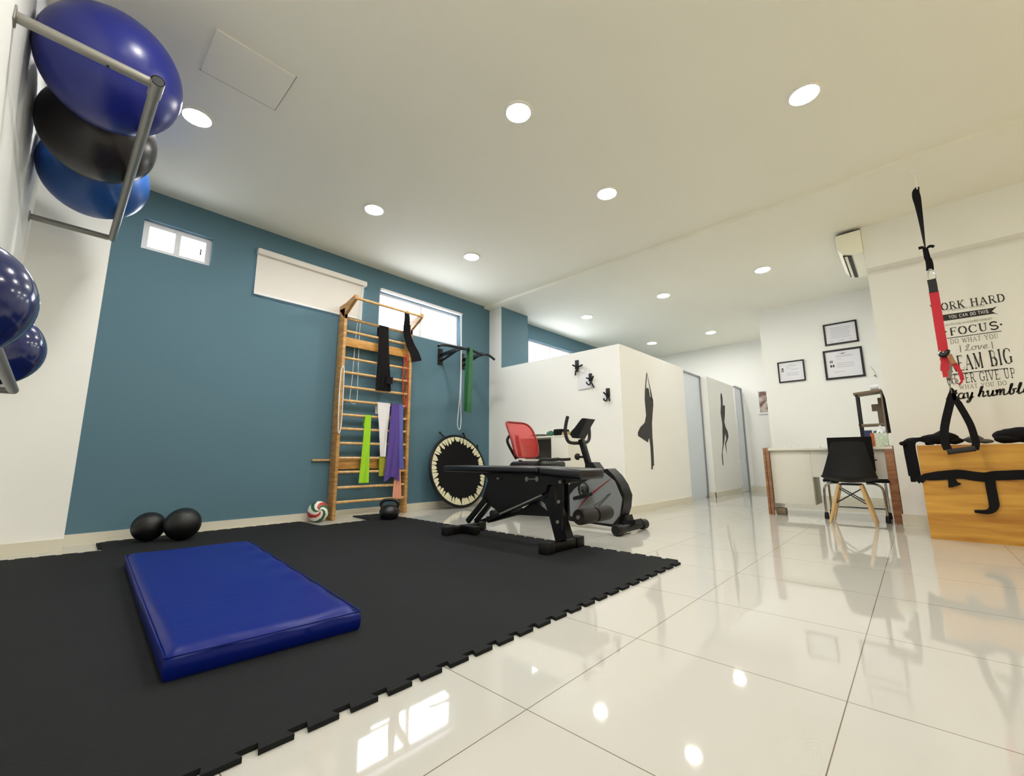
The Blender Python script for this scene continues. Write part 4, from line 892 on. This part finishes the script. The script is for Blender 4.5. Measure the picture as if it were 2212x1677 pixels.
rib('grey_strap', [P(2050, 775), P(2052, 795), P(2050, 815), P(2052, 822)], (0, 1, 0), .026, 'softink', .004)
for dx in (0, 7): MB().sweep(bez([P(2044+dx, 812), P(2048+dx*.6, 828), P(2053, 838), P(2056, 850)]), .003, 6).build('cord', 'softink', t)
MB().sweep(bez([P(2046, 820, -.01), P(2056, 818, -.02), P(2068, 822, -.015), P(2062, 830, -.01), P(2050, 826, -.01)]), .005, 6).build('steel_loop', 'chrome', t)
rib('handle_strap', [P(2054, 838), P(2057, 850), P(2052, 872), P(2044, 905), P(2040, 930), P(2041, 955), P(2048, 972)], (0, 1, 0), [.014, .016, .02, .026, .03, .036, .042, .046, .048]+[.05]*28, 'blackfabric')
rib('handle_strap', [P(2058, 850), P(2068, 868), P(2084, 895), P(2097, 920), P(2105, 945), P(2108, 958), P(2106, 972)], (0, 1, 0), [.014, .016, .02, .026, .03, .034, .038]+[.042]*30, 'blackfabric')
MB().cyl(P(2046, 977), P(2107, 969), .021, n=18).build('grip', 'foam', t)

# ------------------------------------------------------------------ lettering on the right wall
XT = 5.6992
def arc(cx, cy, rx, ry, a0, a1, n=10): return [(cx+rx*math.cos(math.radians(a0+(a1-a0)*k/n)), cy+ry*math.sin(math.radians(a0+(a1-a0)*k/n))) for k in range(n+1)]
def S_(): return arc(.5, .75, .36, .25, 20, 270, 12)+arc(.5, .25, .38, .25, 90, -160, 12)
# capitals: width, thick strokes, thin strokes, serifs (x, y)
CAP = {
 'W': (1.3, [[(.08, 1), (.36, 0)], [(.62, .95), (.88, 0)]], [[(.36, 0), (.62, .95)], [(.88, 0), (1.18, 1)]], [(.08, 1), (1.18, 1)]),
 'O': (1.0, [arc(.5, .5, .4, .5, 110, 250), arc(.5, .5, .4, .5, -70, 70)], [arc(.5, .5, .4, .5, 70, 110, 4), arc(.5, .5, .4, .5, 250, 290, 4)], []),
 'R': (.95, [[(.22, 0), (.22, 1)], [(.5, .48), (.86, 0)]], [[(.22, 1), (.5, 1)]+arc(.5, .74, .26, .26, 90, -90)+[(.22, .48)]], [(.22, 0), (.22, 1), (.88, 0)]),
 'K': (.95, [[(.22, 0), (.22, 1)], [(.42, .55), (.82, 0)]], [[(.22, .35), (.8, 1)]], [(.22, 0), (.22, 1), (.84, 0), (.8, 1)]),
 'H': (1.05, [[(.2, 0), (.2, 1)], [(.84, 0), (.84, 1)]], [[(.2, .52), (.84, .52)]], [(.2, 0), (.2, 1), (.84, 0), (.84, 1)]),
 'A': (1.0, [[(.5, 1), (.88, 0)]], [[(.5, 1), (.12, 0)], [(.24, .34), (.76, .34)]], [(.12, 0), (.88, 0)]),
 'D': (1.0, [[(.2, 0), (.2, 1)], arc(.42, .5, .46, .5, 65, -65)], [[(.2, 1)]+arc(.42, .5, .46, .5, 90, 60, 4), [(.2, 0)]+arc(.42, .5, .46, .5, -90, -60, 4)], [(.2, 0), (.2, 1)]),
 'F': (.85, [[(.22, 0), (.22, 1)]], [[(.22, 1), (.78, 1), (.78, .82)], [(.22, .52), (.6, .52)], [(.6, .42), (.6, .62)]], [(.22, 0)]),
 'E': (.88, [[(.22, 0), (.22, 1)]], [[(.22, 1), (.76, 1), (.76, .84)], [(.22, .52), (.62, .52)], [(.22, 0), (.8, 0), (.8, .18)]], [(.22, 0), (.22, 1)]),
 'C': (.98, [arc(.54, .5, .42, .5, 120, 240)], [arc(.54, .5, .42, .5, 120, 35, 6), arc(.54, .5, .42, .5, 240, 325, 6), [(.88, .95), (.88, .72)]], []),
 'U': (1.0, [[(.2, 1), (.2, .32)]+arc(.48, .32, .28, .32, 180, 250, 6)], [arc(.48, .32, .28, .32, 250, 360, 8)+[(.76, 1)]], [(.2, 1), (.76, 1)]),
 'S': (.85, [S_()], [], []),
 'T': (.9, [[(.45, 0), (.45, 1)]], [[(.08, .82), (.08, 1), (.82, 1), (.82, .82)]], [(.45, 0)]),
 'Y': (.95, [[(.1, 1), (.48, .46)], [(.48, .46), (.48, 0)]], [[(.48, .46), (.84, 1)]], [(.1, 1), (.84, 1), (.48, 0)]),
 'M': (1.2, [[(.22, 1), (.6, .05)], [(.98, 1), (.98, 0)]], [[(.2, 0), (.22, 1)], [(.6, .05), (.98, 1)]], [(.2, 0), (.98, 0), (.98, 1), (.2, 1)]),
 'B': (.92, [[(.22, 0), (.22, 1)], arc(.5, .26, .32, .26, 70, -70)], [[(.22, 1), (.46, 1)]+arc(.46, .76, .26, .24, 90, -90)+[(.22, .52)], [(.46, .52), (.52, .52)], [(.22, 0), (.55, 0)]], [(.22, 0), (.22, 1)]),
 'I': (.5, [[(.25, 0), (.25, 1)]], [], [(.25, 0), (.25, 1)]),
 'G': (1.02, [arc(.54, .5, .42, .5, 120, 240), [(.88, .05), (.88, .42)]], [arc(.54, .5, .42, .5, 120, 38, 6), arc(.54, .5, .42, .5, 240, 310, 6), [(.88, .95), (.88, .72)]], [(.88, .42)]),
 'N': (1.05, [[(.2, 1), (.84, 0)]], [[(.2, 0), (.2, 1)], [(.84, 0), (.84, 1)]], [(.2, 0), (.84, 1), (.2, 1)]),
 'V': (1.0, [[(.1, 1), (.48, 0)]], [[(.48, 0), (.86, 1)]], [(.1, 1), (.86, 1)]),
 'P': (.88, [[(.22, 0), (.22, 1)]], [[(.22, 1), (.5, 1)]+arc(.5, .73, .28, .27, 90, -90)+[(.22, .46)]], [(.22, 0), (.22, 1)]),
 ' ': (.55, [], [], []),
}
SCR = {  # joined script, x-height 1
 's': (.75, [[(0, .1), (.3, .8), (.38, 1), (.5, .75), (.62, .35), (.5, .02), (.2, .05), (.12, .2)], [(.5, .02), (.75, .2)]]),
 't': (.6, [[(0, .2), (.35, 1.7)], [(.35, 1.7), (.18, .4), (.25, .02), (.45, .08), (.6, .3)], [(.08, 1.05), (.55, 1.08)]]),
 'a': (.95, [arc(.38, .5, .32, .5, 60, 330, 12)+[(.7, .55)], [(.72, 1), (.66, .3), (.72, .02), (.95, .2)]]),
 'y': (.9, [[(.0, .8), (.12, 1), (.2, .6), (.25, .1), (.45, .02), (.62, .4), (.72, 1)], [(.72, 1), (.62, -.2), (.42, -.75), (.2, -.7), (.3, -.4), (.9, .2)]]),
 'h': (.95, [[(0, .2), (.3, 1.1), (.42, 1.75), (.3, 1.8), (.22, 1.3), (.12, 0)], [(.14, .3), (.3, .85), (.5, 1), (.58, .7), (.55, .2), (.65, .02), (.95, .22)]]),
 'u': (1.0, [[(0, .7), (.12, 1), (.16, .4), (.25, .04), (.45, .05), (.64, .5), (.7, 1)], [(.7, 1), (.66, .3), (.75, .02), (1.0, .2)]]),
 'm': (1.35, [[(0, .7), (.12, 1), (.14, 0)], [(.15, .4), (.32, .95), (.48, .95), (.5, 0)], [(.51, .4), (.68, .95), (.86, .95), (.88, .3), (.98, .02), (1.35, .2)]]),
 'b': (.9, [[(0, .2), (.3, 1.2), (.38, 1.75), (.26, 1.75), (.18, 1.1), (.2, .2), (.36, 0), (.56, .2), (.6, .6), (.5, .85), (.9, .9)]]),
 'l': (.6, [[(0, .2), (.32, 1.1), (.4, 1.75), (.28, 1.78), (.2, 1.2), (.2, .2), (.32, 0), (.6, .25)]]),
 'e': (.75, [[(.0, .25), (.45, .5), (.56, .8), (.4, 1), (.2, .75), (.16, .35), (.3, .02), (.55, .08), (.75, .3)]]),
 'o': (.85, [arc(.4, .5, .3, .5, 90, 450, 14)+[(.85, .85)]]),
 'v': (.8, [[(0, .75), (.15, 1), (.25, .3), (.35, 0), (.55, .5), (.6, .95), (.8, .9)]]),
 'L': (.9, [[(.1, .9), (.3, 1.6), (.5, 1.5), (.3, .5), (.05, .1), (.3, .15), (.6, .0), (.9, .25)]]),
 ' ': (.5, []),
}
def zt3(x, y): return (1880+x/4.533, 620+y/4.533)
def stroke(mb, pts, w, to3, lift=.0008):
    """flat pen stroke with mitred outline"""
    n = len(pts)
    if n < 2: return
    L, R = [], []
    for i in range(n):
        a, b = pts[max(i-1, 0)], pts[min(i+1, n-1)]; dx, dy = b[0]-a[0], b[1]-a[1]; l = math.hypot(dx, dy) or 1; nx, ny = -dy/l*w/2, dx/l*w/2
        L.append((pts[i][0]+nx, pts[i][1]+ny)); R.append((pts[i][0]-nx, pts[i][1]-ny))
    for i in range(n-1):
        q = [to3(*L[i]), to3(*L[i+1]), to3(*R[i+1]), to3(*R[i])]
        mb.poly([v+V((-lift, 0, 0)) for v in q], [(0, 1, 2, 3)])
def lettering(name, text, pl_, pr_, hpx, m, font=CAP, thick=.18, thin=.085, serif=.3, parent=None, lift=.0008, gap=.12, slant=0):
    """text on the wall from baseline point pl_ to pr_ (zoom pixels), cap height hpx in the same pixels"""
    A, B = PX(*zt3(*pl_), XT), PX(*zt3(*pr_), XT); T = PX(*zt3(pl_[0]-hpx*.17, pl_[1]-hpx), XT)
    H = (T-A).length if hpx else 1; W = (B-A).length; ex = (B-A)/W; ez = V((0, 0, 1))
    tot = sum(font[c][0]+gap for c in text)-gap; sx = W/tot/H    # horizontal squeeze in cap heights
    x = 0; out = []
    for word in text.split(' '):
        mb = MB()
        for c in word:
            g = font[c]
            def to3(u, v, x=x): return A+ex*((x+u)*sx*H+slant*v*H)+ez*(v*H)
            if font is CAP:
                for s in g[1]: stroke(mb, s, thick, to3, lift)
                for s in g[2]: stroke(mb, s, thin, to3, lift)
                if serif:
                    for (u, v) in g[3]: stroke(mb, [(u-serif/2, v), (u+serif/2, v)], thin*1.2, to3, lift)
            else:
                for s in g[1]:
                    sm = [(q.x, q.y) for q in bez([V((p[0], p[1], 0)) for p in s], 4)]; stroke(mb, sm, thick, to3, lift)
            x += g[0]+gap
        out.append(mb.build(name, m, parent, 0)); x += font[' '][0]+gap
    return out
tl = PX(*zt3(560, 200), XT)
wd = thing('wall_lettering', 'black motivational lettering on the wall behind the red strap', 'wall lettering', (XT, tl.y-.25, 1.6))
def zp(x, y): return PX(*zt3(x, y), XT)
lettering('headline_word', 'WORK HARD', (598, 246), (1325, 138), 66, 'ink', parent=wd)
mb = MB(); rnd = random.Random(5)
def tiny(a, b, h):
    """illegible small print: a row of short strokes"""
    n = int((b[0]-a[0])/11)
    for k in range(n):
        if rnd.random() < .16: continue
        x = a[0]+(b[0]-a[0])*k/n; y = a[1]+(b[1]-a[1])*k/n; hh = h*rnd.uniform(.75, 1)
        q = [(x, y), (x+rnd.uniform(-1, 3), y-hh)]
        stroke(mb, q, 2.6, lambda u, v: zp(u, v))
        if rnd.random() < .7: stroke(mb, [(x, y-hh*rnd.choice((0, .5, 1))), (x+7, y-hh*rnd.choice((0, .5, 1))-1)], 2.2, lambda u, v: zp(u, v))
tiny((760, 240), (1125, 190), 22); mb.build('small_print', 'softink', wd, 0); mb = MB(); tiny((735, 385), (1195, 318), 22); mb.build('small_print', 'softink', wd, 0)
bn = MB().prism([zp(690, 278), zp(1200, 205), zp(1240, 190), zp(1190, 240), zp(1252, 270), zp(1215, 262), zp(700, 338)], (-.0008, 0, 0)).build('banner', 'ink', wd, 0)
lettering('banner_word', 'YOU CAN DO THIS', (770, 312), (1155, 255), 30, 'paper', thick=.2, thin=.12, serif=0, parent=bn, lift=.0018)
lettering('headline_word', 'FOCUS', (780, 476), (1250, 412), 70, 'ink', parent=wd)
for x, y in ((735, 440), (1280, 368)): MB().prism([zp(x+13*math.cos(k*math.pi/5), y+9*math.sin(k*math.pi/5)) for k in range(10)], (-.0008, 0, 0)).build('dot', 'ink', wd, 0)
for a, b, wd_ in (((750, 505), (1285, 432), 7), ((800, 857), (1345, 797), 7), ((878, 572), (886, 640), 6), ((1188, 535), (1200, 605), 6)):
    mb = MB(); stroke(mb, [a, b], wd_, lambda u, v: zp(u, v)); mb.build('rule', 'ink', wd, 0)
lettering('small_word', 'DO WHAT YOU', (785, 560), (1258, 500), 42, 'softink', thick=.13, thin=.07, parent=wd)
lettering('script_word', 'Love', (925, 628), (1150, 600), 36, 'softink', font=SCR, thick=.12, parent=wd, gap=0, slant=.2)
lettering('headline_word', 'DREAM BIG', (700, 845), (1398, 745), 138, 'ink', thick=.2, thin=.06, parent=wd)
lettering('headline_word', 'NEVER GIVE UP', (770, 955), (1428, 885), 84, 'ink', thick=.13, thin=.08, parent=wd)
lettering('small_word', 'WHAT YOU DO', (875, 1003), (1340, 958), 38, 'softink', thick=.13, thin=.07, parent=wd)
lettering('script_word', 'stay humble', (745, 1108), (1560, 1035), 52, 'ink', font=SCR, thick=.24, parent=wd, gap=0, slant=.18)
